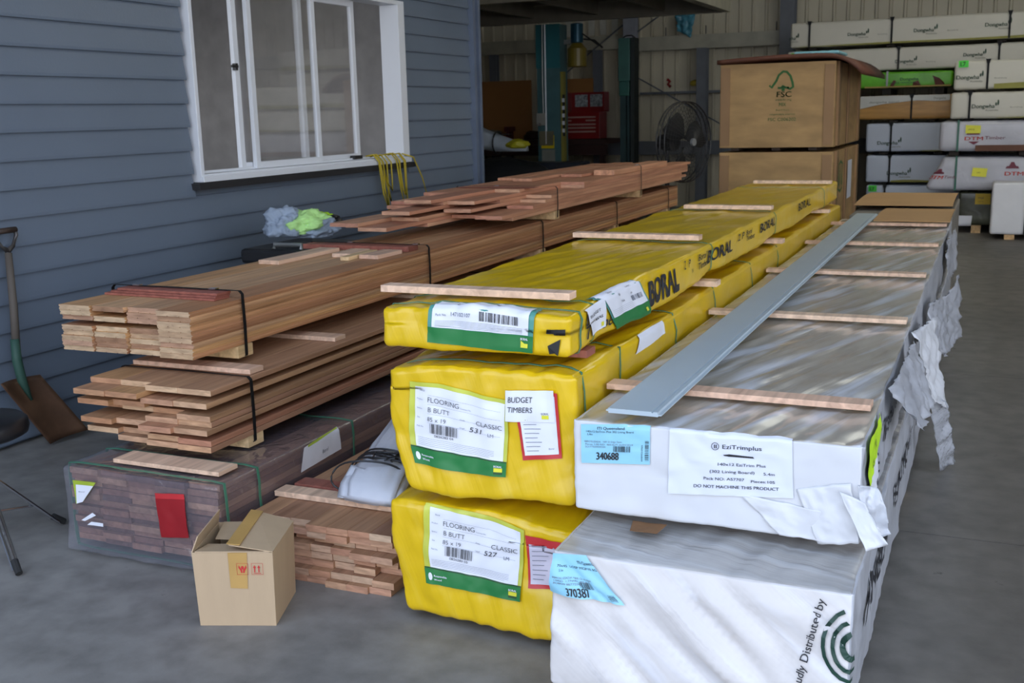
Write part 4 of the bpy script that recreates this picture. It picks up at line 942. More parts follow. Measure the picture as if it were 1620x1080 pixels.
bm = bmesh.new(); a = Vector((0, .058, 0)); H_ = top+Vector((-.006, 0, .085))
tube(bm, [top+Vector((0,0,-.02)), top+Vector((0,0,.01)), top+a*.55+Vector((0,0,.03)), top+a+Vector((-.004,0,.075)), top+a*.95+Vector((-.006,0,.098))], [.016,.014,.009,.009,.01], 8)
tube(bm, [top+Vector((0,0,.01)), top-a*.55+Vector((0,0,.03)), top-a+Vector((-.004,0,.075)), top-a*.95+Vector((-.006,0,.098))], [.012,.009,.009,.01], 8)
hd = link('handle_yoke', bm, mat('dull_steel', srgb(96,92,90), .45, metal=.7), sh, smooth=True)
bm = bmesh.new(); tube(bm, [H_-a*1.05+Vector((0,0,.015)), H_+a*1.05+Vector((0,0,.015))], .0135, 10); link('grip', bm, mat('dark_timber', srgb(60,46,38), .6), sh, smooth=True)
C4 = [Vector((-3.99, 3.385, .335)), Vector((-3.955, 3.56, .012)), Vector((-3.90, 3.745, .035)), Vector((-3.98, 3.60, .33))]
bm = bmesh.new(); G = []
for i in range(13):
    row = []
    for j in range(13):
        u, v = i/12, j/12; q = C4[0]*(1-u)*(1-v)+C4[3]*u*(1-v)+C4[2]*u*v+C4[1]*(1-u)*v
        q = q+Vector((-.03*math.sin(u*PI)*(1-.4*v)-.012*(1-v)+.02*v, 0, 0)); row.append(bm.verts.new(q))
    G.append(row)
for i in range(12):
    for j in range(12): bm.faces.new((G[i][j], G[i+1][j], G[i+1][j+1], G[i][j+1]))
o = link('blade', bm, RUST, sh, smooth=True); m_ = o.modifiers.new('s', 'SOLIDIFY'); m_.thickness = .003
# black tool case with the hi-vis shirt
tb = thing('tool_case', 'low black tool case behind the long tan stack against the wall', 'tool case', (-3.62, 5.0, 0))
bm = bmesh.new(); box(bm, -3.78, -3.36, 4.90, 5.42, .0, .68); link('body', bm, BLACKP, tb, bevel=.02)
bm = bmesh.new(); box(bm, -3.80, -3.34, 4.88, 5.44, .682, .765); link('lid', bm, BLACKP, tb, bevel=.02)
bm = bmesh.new(); box(bm, -3.339, -3.325, 5.0, 5.2, .69, .72); link('latch', bm, STEEL, tb)
bm = bmesh.new(); tube(bm, [(-3.42, 4.92, .765), (-3.42, 4.93, .79), (-3.60, 4.93, .79), (-3.60, 4.92, .765)], .012, 8); link('handle', bm, STEEL, tb)
vs = thing('work_shirt', 'crumpled fluoro green and grey work shirt lying on the black tool case', 'shirt', (-3.5, 5.1, .76))
def lump(name, c, r, m, seed, par, amp=.35, n=5):
    bm = bmesh.new(); bmesh.ops.create_icosphere(bm, subdivisions=n, radius=1)
    for v in bm.verts:
        p = v.co.copy(); k = 1+amp*(noise.noise(p*1.6+Vector((seed, 0, 0)))+.5*abs(noise.noise(p*4+Vector((0, seed, 0))))+.25*abs(noise.noise(p*9+Vector((0, seed, 3)))))
        v.co = Vector((c[0]+p.x*r[0]*k, c[1]+p.y*r[1]*k, max(c[2]-r[2]*.75, c[2]+p.z*r[2]*k)))
    return link(name, bm, m, par, smooth=True)
FG = mat('fluoro_cloth', srgb(188,236,148), .8, bump=.2, bscale=25); GC = mat('grey_cloth', srgb(150,164,182), .85, bump=.2, bscale=25); YC = mat('lime_trim', srgb(170,220,40), .7)
lump('grey_side', (-3.60, 5.02, .89), (.10, .10, .08), GC, 3, vs, .5); lump('green_front', (-3.53, 5.14, .885), (.10, .14, .065), FG, 8, vs, .5); lump('grey_sleeve', (-3.48, 5.18, .85), (.10, .13, .05), GC, 12, vs, .5); lump('lime_collar', (-3.54, 5.32, .90), (.06, .06, .028), YC, 5, vs, .5); lump('dark_collar', (-3.52, 5.34, .885), (.08, .09, .03), MATS['black_vinyl'], 6, vs)
# yellow cord draped over the sill
YCM = mat('yellow_cord', srgb(186,164,40), .55)
cd = thing('extension_cord', 'coiled yellow extension cord draped over the right end of the window sill', 'cord', (-4.03, 7.1, 1.12))
bm = bmesh.new(); rd = random.Random(4)
for k in range(7):
    y = (6.80, 6.80, 6.82, 6.83, 7.02, 7.04, 7.05)[k]+rd.uniform(-.02, .02); dr = (.30, .34, .27, .2, .28, .22, .33)[k]+rd.uniform(-.02, .03); x = -4.012-rd.uniform(0, .014); yy = y+.10+rd.uniform(-.02, .08)
    tube(bm, [(-4.10, y-.02, 1.19), (-4.05, y, 1.20), (x, y+.03, 1.15), (x, y+.08, 1.12-dr*.6), (x, (y+yy)/2+.07, 1.12-dr), (x-.008, yy, 1.12-dr*.6), (x, yy-.02, 1.14), (-4.05, yy-.05, 1.195), (-4.10, yy-.06, 1.185)], .0055, 6)
tube(bm, [(-4.05, 7.2, 1.19), (-4.01, 7.3, 1.16), (-4.005, 7.42, 1.0), (-4.0, 7.48, .86)], .0055, 6)
link('cord', bm, YCM, cd, smooth=True)
bm = bmesh.new(); box(bm, -4.14, -4.10, 6.62, 6.72, 1.176, 1.20); tag(link('window_block', bm, BLACKP), 'small black block on the window sill track', 'block')

# ================================================================== crates
PLY = mat('plywood', srgb(180,146,98), .7, nscale=3, namt=.2, stretch=(1, 1, 2.6)); PLYS = mat('plywood_side', srgb(160,126,90), .7, nscale=2, namt=.1); FSCG = mat('stencil_green', srgb(52,104,52), .7); LID = mat('brown_board', srgb(100,60,44), .6, nscale=3, namt=.15)
def crate(label, z0, z1, x0=-2.54, x1=-1.43, y0=11.0, y1=13.15):
    c = thing('plywood_crate', label, 'crate', ((x0+x1)/2, (y0+y1)/2, z0))
    bm = bmesh.new(); box(bm, x0, x1, y0, y1, z0+.03, z1, 0); link('body', bm, PLY, c, bevel=.004)
    for a in (x0+.01, x1-.10): link('corner_cleat', (lambda b: (box(b, a, a+.09, y0-.012, y0-.0005, z0+.05, z1-.03), b)[1])(bmesh.new()), PLYS, c)
    for y in (y0+.12, y0+.9, y1-.3): link('side_cleat', (lambda b: (box(b, x1+.0005, x1+.02, y, y+.08, z0+.04, z1), b)[1])(bmesh.new()), PLYS, c)
    for a in (x0+.15, (x0+x1)/2, x1-.2): link('runner', (lambda b: (box(b, a-.04, a+.04, y0+.03, y1-.03, z0, z0+.029), b)[1])(bmesh.new()), mat('dark_runner', srgb(60,48,38), .8), c)
    return c
c1 = crate('lower plywood crate beneath the stencilled crate, green print and white docket on its side', 0, 1.03)
c2 = crate('upper plywood crate stencilled with a green tree mark, under a bowed brown lid', 1.045, 1.885)
fs = lambda x, z, h: Vector((x, 11.0-h, z))
L = Label(fs, (-2.10, 1.30), (-1.75, 1.30), (-1.75, 1.82), (-2.10, 1.82), c2, h=.002)
tree = [(.50, .62), (.50, .665), (.40, .655), (.30, .69), (.27, .75), (.33, .81), (.42, .90), (.52, .955), (.62, .93), (.72, .86), (.76, .78), (.77, .71), (.70, .66), (.60, .66)]
L.stroke([(.13, .72), (.19, .675), (.32, .80), (.38, .90), (.50, .965), (.60, .955), (.70, .88), (.76, .76), (.78, .68), (.70, .645), (.62, .67)], FSCG, .022, 'stencil_print')
L.stroke([(.36, .67), (.44, .665), (.50, .70), (.58, .67), (.66, .665)], FSCG, .02, 'stencil_print').stroke([(.51, .69), (.51, .61)], FSCG, .03, 'stencil_print')
L.text('FSC', .32, .50, .075, FSCG, .02, width=.42, key='stencil_print').text('www.fsc.org', .30, .435, .028, FSCG, .0, width=.44, key='stencil_print').text('MIX', .40, .33, .05, FSCG, .0, width=.2, key='stencil_print').text('Board from', .32, .25, .022, FSCG, 0, width=.36, key='stencil_print').text('responsible sources', .15, .17, .024, FSCG, 0, width=.7, key='stencil_print').text('FSC C006202', .10, .06, .045, FSCG, .0, width=.78, key='stencil_print').done()
for y in (11.22, 11.75):
    bm = bmesh.new(); box(bm, -1.409, -1.407, y, y+.018, 1.06, 1.89); link('strap', bm, BLACK_STRAP, c2)
    bm = bmesh.new(); box(bm, -1.409, -1.407, y, y+.018, .02, 1.03); link('strap', bm, BLACK_STRAP, c1)
rs = lambda y, z, h: Vector((-1.41+h, y, z))
L = Label(rs, (11.25, .62), (11.6, .62), (11.6, .92), (11.25, .92), c1, h=.002); L.stroke([(.2+.6*k/8, .2+.6*(k % 2)) for k in range(9)], FSCG, .05, 'stencil_print').stroke([(.1, .9), (.5, 1), (.9, .9), (.9, .1), (.5, 0), (.1, .1)], FSCG, .03, 'stencil_print', True).done()
L = Label(rs, (12.0, .50), (12.35, .50), (12.35, .90), (12.0, .90), c1, 'docket', 'white docket', h=.003); L.rect(PAPER).done()
# bowed lid board
bm = bmesh.new(); R = []
for i in range(25):
    u = i/24; x = -2.56+u*1.40; dx_ = max(0, x+1.50); z = 1.889+.03*math.sin(min(1, u*1.25)*PI*.7)-1.45*dx_**2; x = x-.2*dx_**2
    R.append([bm.verts.new(v) for v in ((x, 10.93, z), (x, 13.2, z), (x, 13.2, z+.04), (x, 10.93, z+.04))])
for A, B in zip(R, R[1:]):
    for k in range(4): bm.faces.new((A[k], A[(k+1) % 4], B[(k+1) % 4], B[k]))
bm.faces.new(R[0]); bm.faces.new(R[-1][::-1])
tag(link('lid_board', bm, LID, smooth=True), 'thin brown board bowed over the top of the stencilled crate', 'board')
bm = bmesh.new(); box(bm, -1.88, -1.45, 11.3, 12.0, 1.962, 1.995)
o = tag(link('foam_sheet', bm, mat('blue_foam', srgb(140,196,208), .6), bevel=.015), 'pale blue foam sheet on the bowed brown board', 'foam')

# ================================================================== racked packs at the back right
CREAM = mat('cream_wrap', srgb(196,192,178), .4, nscale=2.5, namt=.05, bump=.5, bscale=4); MDF = mat('board_edge', srgb(168,146,84), .7); KHAKI = mat('khaki_band', srgb(140,136,60), .6)
WGREY = mat('grey_poly', srgb(178,178,186), .3, nscale=3, namt=.1, bump=.9, bscale=5); DKG = mat('dark_green_print', srgb(28,66,48), .6); GREYPR = mat('print_grey', srgb(120,122,110), .6)
LIMEW = mat('lime_wrap', srgb(98,178,36), .35, nscale=5, namt=.25, bump=.5, bscale=6); BRW = mat('leaf_brown', srgb(88,40,24), .5); WOODPR = mat('printed_wood', srgb(190,142,76), .4, nscale=3, namt=.18, stretch=(1, 1, 9)); WHW = mat('white_wrap_dull', srgb(206,206,202), .4, nscale=3, namt=.05, bump=.5, bscale=5)
BLUEW = mat('blue_white_wrap', srgb(196,204,220), .4, nscale=3, namt=.05, bump=.5, bscale=5)
REDP = mat('print_red', srgb(186,52,40), .6); MARO = mat('print_maroon', srgb(110,44,60), .6); GSTRAP = mat('dark_green_strap', srgb(24,92,72), .4); DARKB = mat('dark_bearer', srgb(44,38,32), .8)
def dR(k):
    def f(p, n): return n*(.005*nz(p, 2.5, k)+.003*nz(p, 8, k+2))
    return f
def rpack(label, x0, x1, yf, z0, z1, dep=1.1, wrapm=CREAM, band=None, straps=(), words=(), r=.03, sm=BLACK_STRAP, extra=None, cat='board pack', pick=None, mats=None, disp=None, skid=False):
    c = thing('board_pack', label, cat, ((x0+x1)/2, yf+dep/2, z0))
    w = Wrap(x0, x1, yf, yf+dep, z0, z1, r, disp or dR(x0*7+z0))
    ys = [yf, yf+r*.3, yf+r*.7, yf+r, yf+dep*.3, yf+dep*.7, yf+dep-r, yf+dep]
    w.mesh('wrapper', mats or [wrapm], c, pick, dx=.05, ys=ys)
    if band:
        xa, xb, h0, h1 = band
        bm = bmesh.new(); N = 14; T = []
        for i in range(N+1):
            u = i/N; x = xa+(xb-xa)*u; hh = h0+(h1-h0)*u+.008*math.sin(u*9)
            T.append([bm.verts.new(v) for v in ((x, yf-.016, z0+.002), (x, yf-.016, z0+max(.004, hh)), (x, yf+.05, z0+max(.004, hh)), (x, yf+.05, z0+.002))])
        for A, B in zip(T, T[1:]):
            for k in range(4): bm.faces.new((A[k], A[(k+1) % 4], B[(k+1) % 4], B[k]))
        link('exposed_edge', bm, KHAKI, c)
    for x in straps:
        bm = bmesh.new(); box(bm, x-.011, x+.011, yf-.022, yf-.018, z0, z1+.005); box(bm, x-.011, x+.011, yf-.02, yf+dep, z1+.004, z1+.012)
        s_ = link('strap', bm, sm, c)
        bm = bmesh.new(); extr(bm, [(x-.028, z1+.012), (x+.028, z1+.012), (x+.014, z1-.035), (x-.014, z1-.035)], yf-.03, yf-.0225)
        if sm is BLACK_STRAP: link('strap_corner', bm, sm, s_)
        else: bm.free()
    for (x, z, s, t) in words:
        f = lambda a, b, h, w=w: w.front(a, b, h)
        L = Label(f, (x, z), (x+s*5, z), (x+s*5, z+s*2), (x, z+s*2), c, h=.014)
        L.text('Dongwha', 0, .22, s*.98, DKG, .018, width=.76)
        for (a, b, hh) in ((.80, .40, .30), (.87, .42, .52)): L.blob([(a+.028*math.cos(q), b+hh*.5+hh*.5*math.sin(q)) for q in [k*PI/5 for k in range(10)]], DKG, 'lettering')
        L.text('Australia', .46, -.05, s*.42, GREYPR, .01, width=.42)
        if t: L.text('Building', 1.25, .2, s*.3, GREYPR, 0, width=.4)
        L.done()
    if extra: extra(c, w)
    if skid:
        for x in (x0+.2, (x0+min(x1, x0+1.2))/2+.1): link('skid', (lambda b: (box(b, x-.05, x+.05, yf+.02, yf+dep-.02, 0, z0-.002), b)[1])(bmesh.new()), W_PINE, c)
    return c
def lseven(x, z):
    def f(c, w):
        L = Label(lambda a, b, h: w.front(a, b, h), (x, z), (x+.10, z), (x+.10, z+.07), (x, z+.07), c, 'tag', 'green bay tag', h=.016); L.rect(GRNTAG).text('L7', .15, .2, .055, INK, .04).done()
    return f
rpack('topmost cream wrapped pack at the back right with a khaki edge showing', -2.462, 1.982, 14.5, 2.195, 2.498, band=(-2.347, 1.982, 0.0, 0.065), straps=(-2.222, -1.241, 0.073,), words=((-2.608, 2.268, 0.057, 0), (-1.763, 2.284, 0.057, 1), (-0.991, 2.289, 0.061, 1), (-0.198, 2.31, 0.065, 0)), disp=None)  # back row coordinates, bearers included, scaled about the camera to this greater depth
rpack('long cream wrapped pack just below the topmost pack, green L7 tag at left end', -2.493, 1.982, 14.5, 1.877, 2.148, straps=(-1.147, -0.021,), words=((-1.189, 1.935, 0.057, 1), (-0.417, 1.982, 0.057, 0)), extra=lseven(-2.441, 2.055))
def ex_green(c, w):
    fr = lambda a, b, h: w.front(a, b, h)
    L = Label(fr, (-1.514, 1.663), (-0.533, 1.663), (-0.533, 1.854), (-1.514, 1.854), c, h=.014)
    L.blob([(.28, .0), (.34, .18), (.36, .42), (.33, .5), (.29, .2)], BRW, 'leaf').blob([(.82, .0), (.80, .5), (.78, .72), (.86, .55), (.92, .25), (.93, 0)], BRW, 'leaf').blob([(.55, .0), (.56, .35), (.62, .42), (.66, .1), (.65, 0)], BRW, 'leaf')
    L.text('Dongwha', .40, .45, .05, DKG, .01, width=.22).text('moisture resistant', .22, .28, .03, DKG, .0, width=.36); L.done()
    bm = bmesh.new(); box(bm, -1.53, -.53, 14.475, 14.484, 1.668, 1.686); link('exposed_edge', bm, MDF, c)
rpack('lime green wrapped pack with brown leaf print in the third row', -2.346, -0.512, 14.5, 1.668, 1.855, wrapm=LIMEW, straps=(-1.269,), sm=STEEL, extra=ex_green)
def ex_wood(c, w):
    fr = lambda a, b, h: w.front(a, b, h)
    L = Label(fr, (-1.706, 1.289), (-0.533, 1.289), (-0.533, 1.567), (-1.706, 1.567), c, 'white_swoosh', 'white printed swoosh with faint lettering', h=.012); mi = L.mi(WHW)
    n = 16; T = [(i/n, .46+.3*smooth(0, .6, i/n)-.02*math.sin(i)) for i in range(n+1)]
    for (a, b), (c_, d_) in zip(T, T[1:]): L.bm.faces.new([L.bm.verts.new(L.P(x, y, .014)) for x, y in ((a, b), (c_, d_), (c_, 1.0), (a, 1.0))])
    L.text('dongwha panel', .20, .70, .035, GREYPR, .01, width=.3).text('Dongwha', .84, .82, .035, GREYPR, .01, width=.12).done()
rpack('pack printed with pine wood grain and a white swoosh in the fourth row', -2.346, -0.501, 14.5, 1.284, 1.572, wrapm=WOODPR, straps=(-0.97,), extra=ex_wood)
rpack('blue white wrapped pack in the fifth row beside the red lettered timber pack', -1.493, -0.053, 14.5, 0.89, 1.236, wrapm=BLUEW, band=(-0.853, -0.053, 0.0, 0.021), straps=(-1.194,), words=((-1.354, 0.948, 0.064, 0),))
rpack('blue white wrapped pack in the sixth row, one below its twin', -1.477, -0.053, 14.5, 0.511, 0.842, wrapm=BLUEW, band=(-1.173, -0.053, 0.021, 0.032), straps=(-1.194,), words=((-1.226, 0.575, 0.064, 0),))
rpack('lowest wrapped pack behind the card sheets, green L7 tag on it', -1.466, -0.053, 14.5, 0.127, 0.474, wrapm=BLUEW, straps=(-1.237,), extra=lseven(-1.434, 0.394))
rpack('nearer cream pack with green L7 tag on its top left, at the right edge', -.46, 1.9, 13.3, 1.605, 1.915, wrapm=CREAM, band=(-.05, 1.9, .055, .06), straps=(-.12,), words=((-.44, 1.69, .062, 1),), extra=lseven(-.42, 1.845))
rpack('nearer cream pack below the tagged one with lettering beside its strap', -.48, 1.9, 13.3, 1.29, 1.575, wrapm=CREAM, band=(.0, 1.9, .0, .035), straps=(-.285,), words=((-.265, 1.375, .062, 1),))
def roofmark(L, u, v, w_, h_):
    L.blob([(u, v), (u+w_, v), (u+w_*.92, v+h_*.35), (u+w_*.75, v+h_*.4), (u+w_*.6, v+h_), (u+w_*.4, v+h_), (u+w_*.25, v+h_*.4), (u+w_*.08, v+h_*.35)], MARO, 'logo')
def ex_dtm1(c, w):
    fr = lambda a, b, h: w.front(a, b, h)
    L = Label(fr, (-.32, 1.02), (.10, 1.02), (.10, 1.16), (-.32, 1.16), c, h=.016); roofmark(L, .05, .68, .33, .5); L.text('DTM', 0, .25, .055, REDP, .03, width=.46).text('Timber', .5, .3, .052, MARO, .005, width=.5).blob([(.1, .15), (.38, .15), (.24, -.1)], MARO, 'logo').done()
    L = Label(fr, (-.31, 1.13), (-.155, 1.13), (-.155, 1.215), (-.31, 1.22), c, 'sticker', 'yellow sticker', h=.022); L.rect(LYEL).text('ORD 22', .15, .4, .02, INK).done()
    bm = bmesh.new(); box(bm, -.2, 1.9, 13.27, 13.32, .935, 1.0); link('exposed_timber', bm, mat('exposed_brown', srgb(96,62,44), .7), c)
def ex_dtm2(c, w):
    fr = lambda a, b, h: w.front(a, b, h)
    L = Label(fr, (-.56, .60), (-.34, .60), (-.34, .74), (-.56, .74), c, h=.018); L.text('DTM', .0, .2, .055, REDP, .03, width=.55).text('Timb', .58, .25, .045, MARO, 0, width=.4); roofmark(L, .02, .6, .5, .4); L.done()
    L = Label(fr, (.11, .65), (.34, .65), (.34, .82), (.11, .82), c, h=.018); roofmark(L, .05, .55, .6, .42); L.text('DTM', 0, .1, .06, REDP, .03, width=.85).done()
    L = Label(fr, (-.22, .66), (-.07, .65), (-.06, .745), (-.21, .755), c, 'sticker', 'yellow sticker', h=.026); L.rect(LYEL).text('ORD', .3, .4, .02, INK).done()
def dT2(p, n):
    d = dR(4)(p, n); k = smooth(-.2, -.55, p[0]); l = smooth(.86, .52, p[2])
    return d+Vector((-.15*k*l, -.02*k*l, 0))
rpack('grey plastic wrapped timber pack with red lettering and yellow sticker, upper of two', -.58, 1.9, 13.3, .935, 1.265, wrapm=WGREY, straps=(-.385,), sm=GSTRAP, extra=ex_dtm1, r=.05, cat='timber pack')
rpack('grey plastic wrapped timber pack flared at its left end, lower of two', -.54, 1.9, 13.3, .50, .87, wrapm=WGREY, straps=(-.385,), sm=GSTRAP, extra=ex_dtm2, disp=dT2, r=.05, cat='timber pack')
def ex_old(c, w):
    L = Label(lambda a, b, h: w.front(a, b, h), (-.17, .33), (-.01, .33), (-.01, .45), (-.17, .45), c, 'sign', 'yellow sign', h=.012); L.rect(mat('sign_yellow', srgb(212,176,20), .5)).text('MDF', .2, .5, .03, INK).text('LOT 4', .2, .2, .02, INK).done()
    L = Label(lambda a, b, h: w.front(a, b, h), (-.34, .07), (-.20, .07), (-.19, .20), (-.33, .20), c, 'paper_patch', h=.012); L.rect(PAPER).done()
rpack('dark film wrapped pack on skids with a yellow sign, below the grey timber packs', -.345, 1.2, 13.5, .09, .475, wrapm=mat('dark_wrap', srgb(70,72,56), .25, nscale=5, namt=.4, bump=.5, bscale=6), extra=ex_old, skid=True, dep=.9)
rpack('squarish blue white wrapped pack standing low at the right edge on skids', -.0, .95, 12.9, .055, .615, wrapm=mat('wrap_white2', srgb(222,222,224), .4, namt=.03, bump=.6, bscale=4), straps=(.345,), skid=True, dep=.35, cat='board pack')
# bearers between the rack rows
for (z0, z1, yf, xs, row) in ((2.156, 2.19, 14.55, (-2.191, -1.252, 0.0), 'below the topmost pack'), (1.577, 1.663, 14.55, (-1.279, -0.661), 'below the lime green pack'), (1.241, 1.279, 14.55, (-1.173, -0.746), 'below the wood printed pack'), (0.847, 0.884, 14.55, (-1.279, -0.64), 'between the fifth and sixth rows'), (0.479, 0.507, 14.55, (-1.279, -0.64), 'under the sixth row'), (0.0, 0.122, 14.55, (-1.28, -0.5), 'under the lowest row'), (1.578, 1.6, 13.35, (-0.3, 0.4), 'between the two nearer cream packs'), (1.268, 1.287, 13.35, (-0.3, 0.4), 'between the cream and grey packs'), (0.875, 0.93, 13.35, (-0.42, 0.3), 'between the two grey timber packs'), (0.478, 0.498, 13.55, (-0.2, 0.4), 'above the dark film wrapped pack')):
    for k, x in enumerate(xs):
        batten(x-.05, x+.05, yf, yf+1.0, z0+.006*(z0 > .01), z1-.006, DARKB, 'dark bearer block %s, %s' % (row, ('left one', 'right one', 'far right one')[k]), 'timber_bearer', cat='bearer')
for x in (-2.0, 1.6):
    batten(x-.06, x+.06, 15.65, 15.78, 0, 1.86, DARKB, 'dark upright block stack behind the racked packs, %s' % ('left', 'right')[x > 0], 'support_post', cat='post')

# ================================================================== hoist bay at the back left
TEAL = mat('hoist_teal', srgb(44,108,116), .5, nscale=2, namt=.1); TEALD = mat('hoist_faded', srgb(70,106,110), .55); TEALG = mat('hoist_green', srgb(58,100,92), .55)
h1 = thing('vehicle_hoist_post', 'teal vehicle hoist column with white conduit and yellow warning sign', 'hoist', (-5.57, 14.1, 0))
bm = bmesh.new(); box(bm, -5.74, -5.41, 14.0, 14.02, 0, 2.62); box(bm, -5.74, -5.70, 14.02, 14.3, 0, 2.62); box(bm, -5.45, -5.41, 14.02, 14.3, 0, 2.62); link('column', bm, TEALD, h1, bevel=.006)
bm = bmesh.new(); box(bm, -5.745, -5.40, 13.99, 13.999, 2.05, 2.62); link('upper_plate', bm, TEAL, h1)
bm = bmesh.new(); tube(bm, [(-5.60, 13.96, 2.62), (-5.60, 13.96, 1.05)], .012, 8); link('conduit', bm, WALU, h1)
bm = bmesh.new(); tube(bm, [(-5.64, 13.97, 2.62), (-5.645, 13.965, 1.9), (-5.64, 13.97, 1.4)], .008, 6); link('cable', bm, STEEL, h1)
bm = bmesh.new(); box(bm, -5.73, -5.60, 13.93, 13.98, 1.30, 1.46); link('switch_box', bm, mat('switch_grey', srgb(150,150,142), .5), h1, bevel=.005)
bm = bmesh.new(); lathe(bm, (-5.68, 13.925, 1.29), [(.012, 0), (.022, .01), (.022, .03), (.01, .04)], 12); link('lamp', bm, CHROME, h1)
bm = bmesh.new(); box(bm, -5.70, -5.50, 13.95, 13.98, 1.03, 1.22); link('control_panel', bm, mat('panel_khaki', srgb(110,106,84), .5), h1)
L = Label(lambda a, b, h: Vector((a, 13.975-h, b)), (-5.68, .99), (-5.49, .99), (-5.49, 1.165), (-5.68, 1.165), h1, 'warning_sign', 'yellow warning sign'); L.rect(mat('warn_yellow', srgb(216,190,20), .5)).text('MAX', .22, .62, .045, REDP, .02).text('2.7 TON', .15, .2, .035, INK, .02).done()
bm = bmesh.new(); box(bm, -5.67, -5.48, 13.96, 13.975, .80, .975); link('data_plate', bm, mat('plate_grey', srgb(130,134,126), .5), h1)
bm = bmesh.new(); box(bm, -5.40, -5.36, 14.0, 14.1, 0, 2.0); link('yellow_rail', bm, mat('dull_yellow', srgb(140,134,60), .6), h1)
bm = bmesh.new(); 
for k in range(5): box(bm, -5.37, -5.34, 13.97, 13.995, 1.2+.1*k, 1.25+.1*k)
link('hazard_strip', bm, WALU, h1); bm = bmesh.new(); box(bm, -5.372, -5.338, 13.996, 14.0, 1.15, 1.7); link('hazard_backing', bm, BLACKP, h1)
hm = thing('hoist_power_unit', 'blue motor above a yellowed oil tank hanging beside the teal hoist column', 'motor', (-5.22, 14.2, 2.0))
bm = bmesh.new(); lathe(bm, (-5.23, 14.2, 2.37), [(.06, 0), (.085, .01), (.085, .25), (.05, .262)], 20); link('motor', bm, mat('motor_blue', srgb(38,84,104), .35, metal=.3), hm, smooth=False)
bm = bmesh.new(); lathe(bm, (-5.23, 14.2, 2.06), [(.12, 0), (.13, .01), (.13, .24), (.09, .28), (.07, .31)], 20); link('oil_tank', bm, mat('oil_amber', srgb(120,104,34), .4), hm)
bm = bmesh.new(); tube(bm, [(-5.14, 14.2, 2.42), (-5.0, 14.25, 2.40), (-4.9, 14.3, 2.30)], .012, 8); tube(bm, [(-5.16, 14.18, 2.5), (-5.05, 14.2, 2.42), (-4.95, 14.3, 2.33)], .01, 8); link('hose', bm, BLACKP, hm)
bm = bmesh.new(); box(bm, -5.40, -5.3, 14.15, 14.2, 2.36, 2.42); link('bracket', bm, STEEL, hm)
h2 = thing('vehicle_hoist_post', 'pale green hoist column standing between the steel columns, dark channel beside it', 'hoist', (-4.54, 14.2, 0))
bm = bmesh.new(); box(bm, -4.62, -4.46, 14.1, 14.25, 1.85, 2.40); link('upper_cover', bm, TEALG, h2, bevel=.01)
bm = bmesh.new(); box(bm, -4.61, -4.47, 14.1, 14.25, 1.66, 1.849); link('lower_cover', bm, mat('hoist_mid_green', srgb(42,92,84), .5), h2, bevel=.01)
bm = bmesh.new(); box(bm, -4.60, -4.52, 14.12, 14.24, 0, 1.659); box(bm, -4.50, -4.47, 14.12, 14.24, 0, 1.659); link('column', bm, mat('hoist_dark', srgb(36,62,64), .6), h2)
bm = bmesh.new(); box(bm, -4.45, -4.40, 14.1, 14.3, 0, 2.40); link('channel', bm, mat('channel_dark', srgb(30,40,40), .6), h2)
bm = bmesh.new(); tube(bm, [(-4.58, 14.15, 2.40), (-4.52, 14.15, 2.43), (-4.45, 14.15, 2.43), (-4.42, 14.2, 2.405)], .01, 8); link('cable', bm, BLACKP, h2)
BRB = mat('brown_hardboard', srgb(150,104,56), .6, nscale=1, namt=.05)
tag(bx('hardboard_panel', -7.95, -6.68, 16.05, 16.07, .82, 1.97, BRB), 'wide brown hardboard panel behind the workbench, left of the hoist column', 'panel')
tag(bx('hardboard_panel', -6.42, -5.66, 16.05, 16.07, 1.2, 1.965, BRB), 'smaller brown hardboard panel behind the red tool chest', 'panel')
# tool chest
TR = mat('tool_red', srgb(132,24,26), .35); DRW = mat('drawer_face', srgb(190,160,150), .35, metal=.3)
tcs = thing('tool_chest', 'red tool chest with open photo lined lid on the workbench', 'tool chest', (-5.65, 15.6, 1.13))
bm = bmesh.new(); box(bm, -5.98, -5.34, 15.42, 15.75, 1.075, 1.46); link('cabinet', bm, TR, tcs, bevel=.006)
bm = bmesh.new(); box(bm, -5.90, -5.30, 15.70, 15.74, 1.462, 1.75); box(bm, -5.90, -5.88, 15.5, 15.70, 1.48, 1.75); box(bm, -5.32, -5.30, 15.5, 15.70, 1.48, 1.75); link('lid', bm, TR, tcs)
for k, (z, ) in enumerate(((1.39,), (1.34,), (1.285,), (1.235,), (1.18,))):
    if k == 1:
        for a, b in ((-5.95, -5.78), (-5.55, -5.40)): bm = bmesh.new(); box(bm, a, b, 15.405, 15.418, z-.01, z+.012); link('drawer', bm, DRW, tcs)
    else: bm = bmesh.new(); box(bm, -5.95, -5.40, 15.405, 15.418, z-.012, z+.012); link('drawer', bm, DRW, tcs)
PHB = mat('photo_grey', srgb(150,156,160), .4, nscale=30, namt=.6)
for a, b in ((-5.82, -5.62), (-5.58, -5.36)): bm = bmesh.new(); box(bm, a, b, 15.69, 15.698, 1.54, 1.72); link('picture', bm, PHB, tcs)
wb = thing('workbench', 'dark red workbench with cluttered top behind the hoist', 'workbench', (-6.6, 15.6, 0))
WBM = mat('bench_maroon', srgb(52,26,24), .7)
bm = bmesh.new(); box(bm, -8.3, -5.2, 15.3, 15.98, 1.0, 1.07); link('top', bm, WBM, wb)
bm = bmesh.new(); box(bm, -8.3, -5.2, 15.34, 15.38, .84, .995); link('apron', bm, WBM, wb)
for x in (-8.2, -6.8, -5.3): bm = bmesh.new(); box(bm, x-.04, x+.04, 15.4, 15.48, 0, .99); link('leg', bm, WBM, wb)
